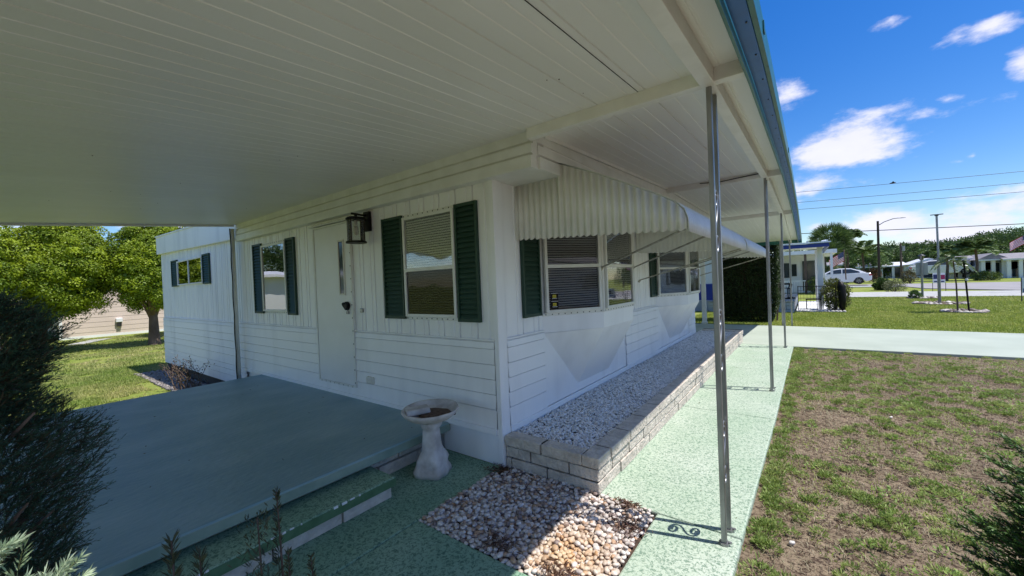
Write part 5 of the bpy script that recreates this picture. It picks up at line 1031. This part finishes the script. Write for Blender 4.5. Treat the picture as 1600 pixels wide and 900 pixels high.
palm(1322, 376, 438, 58, 'feathery palm behind the drooping flag', False, 22, 2.8)
palm(1347, 392, 438, 60, 'lower feathery palm right of the flag', False, 18, 2.8)
palm(1288, 398, 438, 54, 'short dense fan palm below the tallest one', True, 50, 2.0)
palm(1478, 392, 430, 58, 'feathery palm behind the grey flagpole', False, 18, 2.3)
palm(1524, 388, 430, 57, 'feathery palm in front of the low pale house', False, 18, 2.3)
DG1, DG2 = (.045, .09, .025), (.13, .20, .05)
bush('green_bush', at(1296, 430, 53).x, 53, 0, (1.3, .7, .95), 60, 40, .14, (.06, .10, .02), (.15, .2, .04), 'grey green bush under the fan palm', .3)
q = at(1381, 444, 36); bush('clipped_bush', q.x-.08, 36, -.03, (.42, .4, .36), 90, 60, .07, (.03, .07, .012), (.08, .14, .025), 'round dark green bush on the lawn by the road', .14)
q = at(1398, 452, 33); bush('airy_bush', q.x, 33, -.03, (.42, .3, .36), 70, 34, .055, (.10, .13, .05), (.28, .28, .16), 'airy reddish green bush beside the round dark one', .2)
q = at(1370, 432, 60); bush('red_shrub', q.x-.3, 60, -.03, (.5, .5, .7), 40, 30, .12, (.12, .05, .03), (.2, .10, .04), 'reddish shrub near the foot of the street lamp', .25)
q = at(1541, 433, 55); bush('low_shrub', q.x, 55, -.03, (.9, .5, .35), 40, 40, .12, (.05, .10, .02), (.15, .2, .04), 'low shrub before the grey gabled porch', .25)
q = at(1410, 435, 50); bush('red_shrub', q.x+.5, 50, -.03, (.4, .4, .6), 30, 30, .12, (.10, .09, .04), (.16, .14, .06), 'loose brownish shrub right of the street lamp', .25)
TL = [(1352, 398, 80, 2.4), (1378, 388, 92, 2.7), (1402, 392, 100, 2.8), (1424, 380, 88, 3.2), (1448, 390, 96, 3.0), (1462, 388, 84, 2.6), (1490, 378, 92, 3.4), (1512, 380, 86, 3.2), (1530, 368, 104, 4.0), (1552, 362, 96, 4.2), (1575, 356, 102, 4.4), (1598, 358, 92, 4.4), (1626, 356, 98, 4.6), (1655, 360, 96, 4.6), (1268, 400, 92, 2.6), (1325, 402, 96, 2.6)]
LB = ['small green tree left of the street lamp', 'wispy tree just right of the street lamp', 'dark tree behind the thin utility pole', 'rounded tree left of the lantern post', 'green tree above the blank board', 'tree close behind the grey flagpole', 'green tree above the low pale house', 'tree between the low pale house and the gabled porch', 'dark tree on the left shoulder of the tall grove', 'tall dark tree above the gabled porch', 'tallest tree of the grove at right', 'dark tree above the columned house', 'grove tree just outside the right edge', 'farthest right grove tree', 'low tree behind the blue-trimmed porch roof', 'low tree behind the feathery palms']
for (px, py, y, rr_), lb in zip(TL, LB):
    q = at(px, py, y); cz = q.z-rr_*.95; tree('far_tree', q.x, y, -.1, max(1., cz*.5), (q.x, y, max(1.6, cz)), (rr_*1.15, rr_, max(rr_*.75, cz*.62)), 100, 46, .30, DG1, DG2, rr_*.25, lb, 'trees beyond the far houses', tr=.22, cut=-.7)
for i, px in enumerate(range(1240, 1700, 26)):
    y = 125+8*(i % 3); q = at(px, 404, y); tree('far_tree', q.x, y, -.1, 1.5, (q.x, y, 3.2), (5.2, 3.5, 3.2), 80, 40, .5, DG1, DG2, 1.1, 'distant tree in the low back row on the horizon', 'trees in the back row on the horizon', tr=.25, cut=-.8)
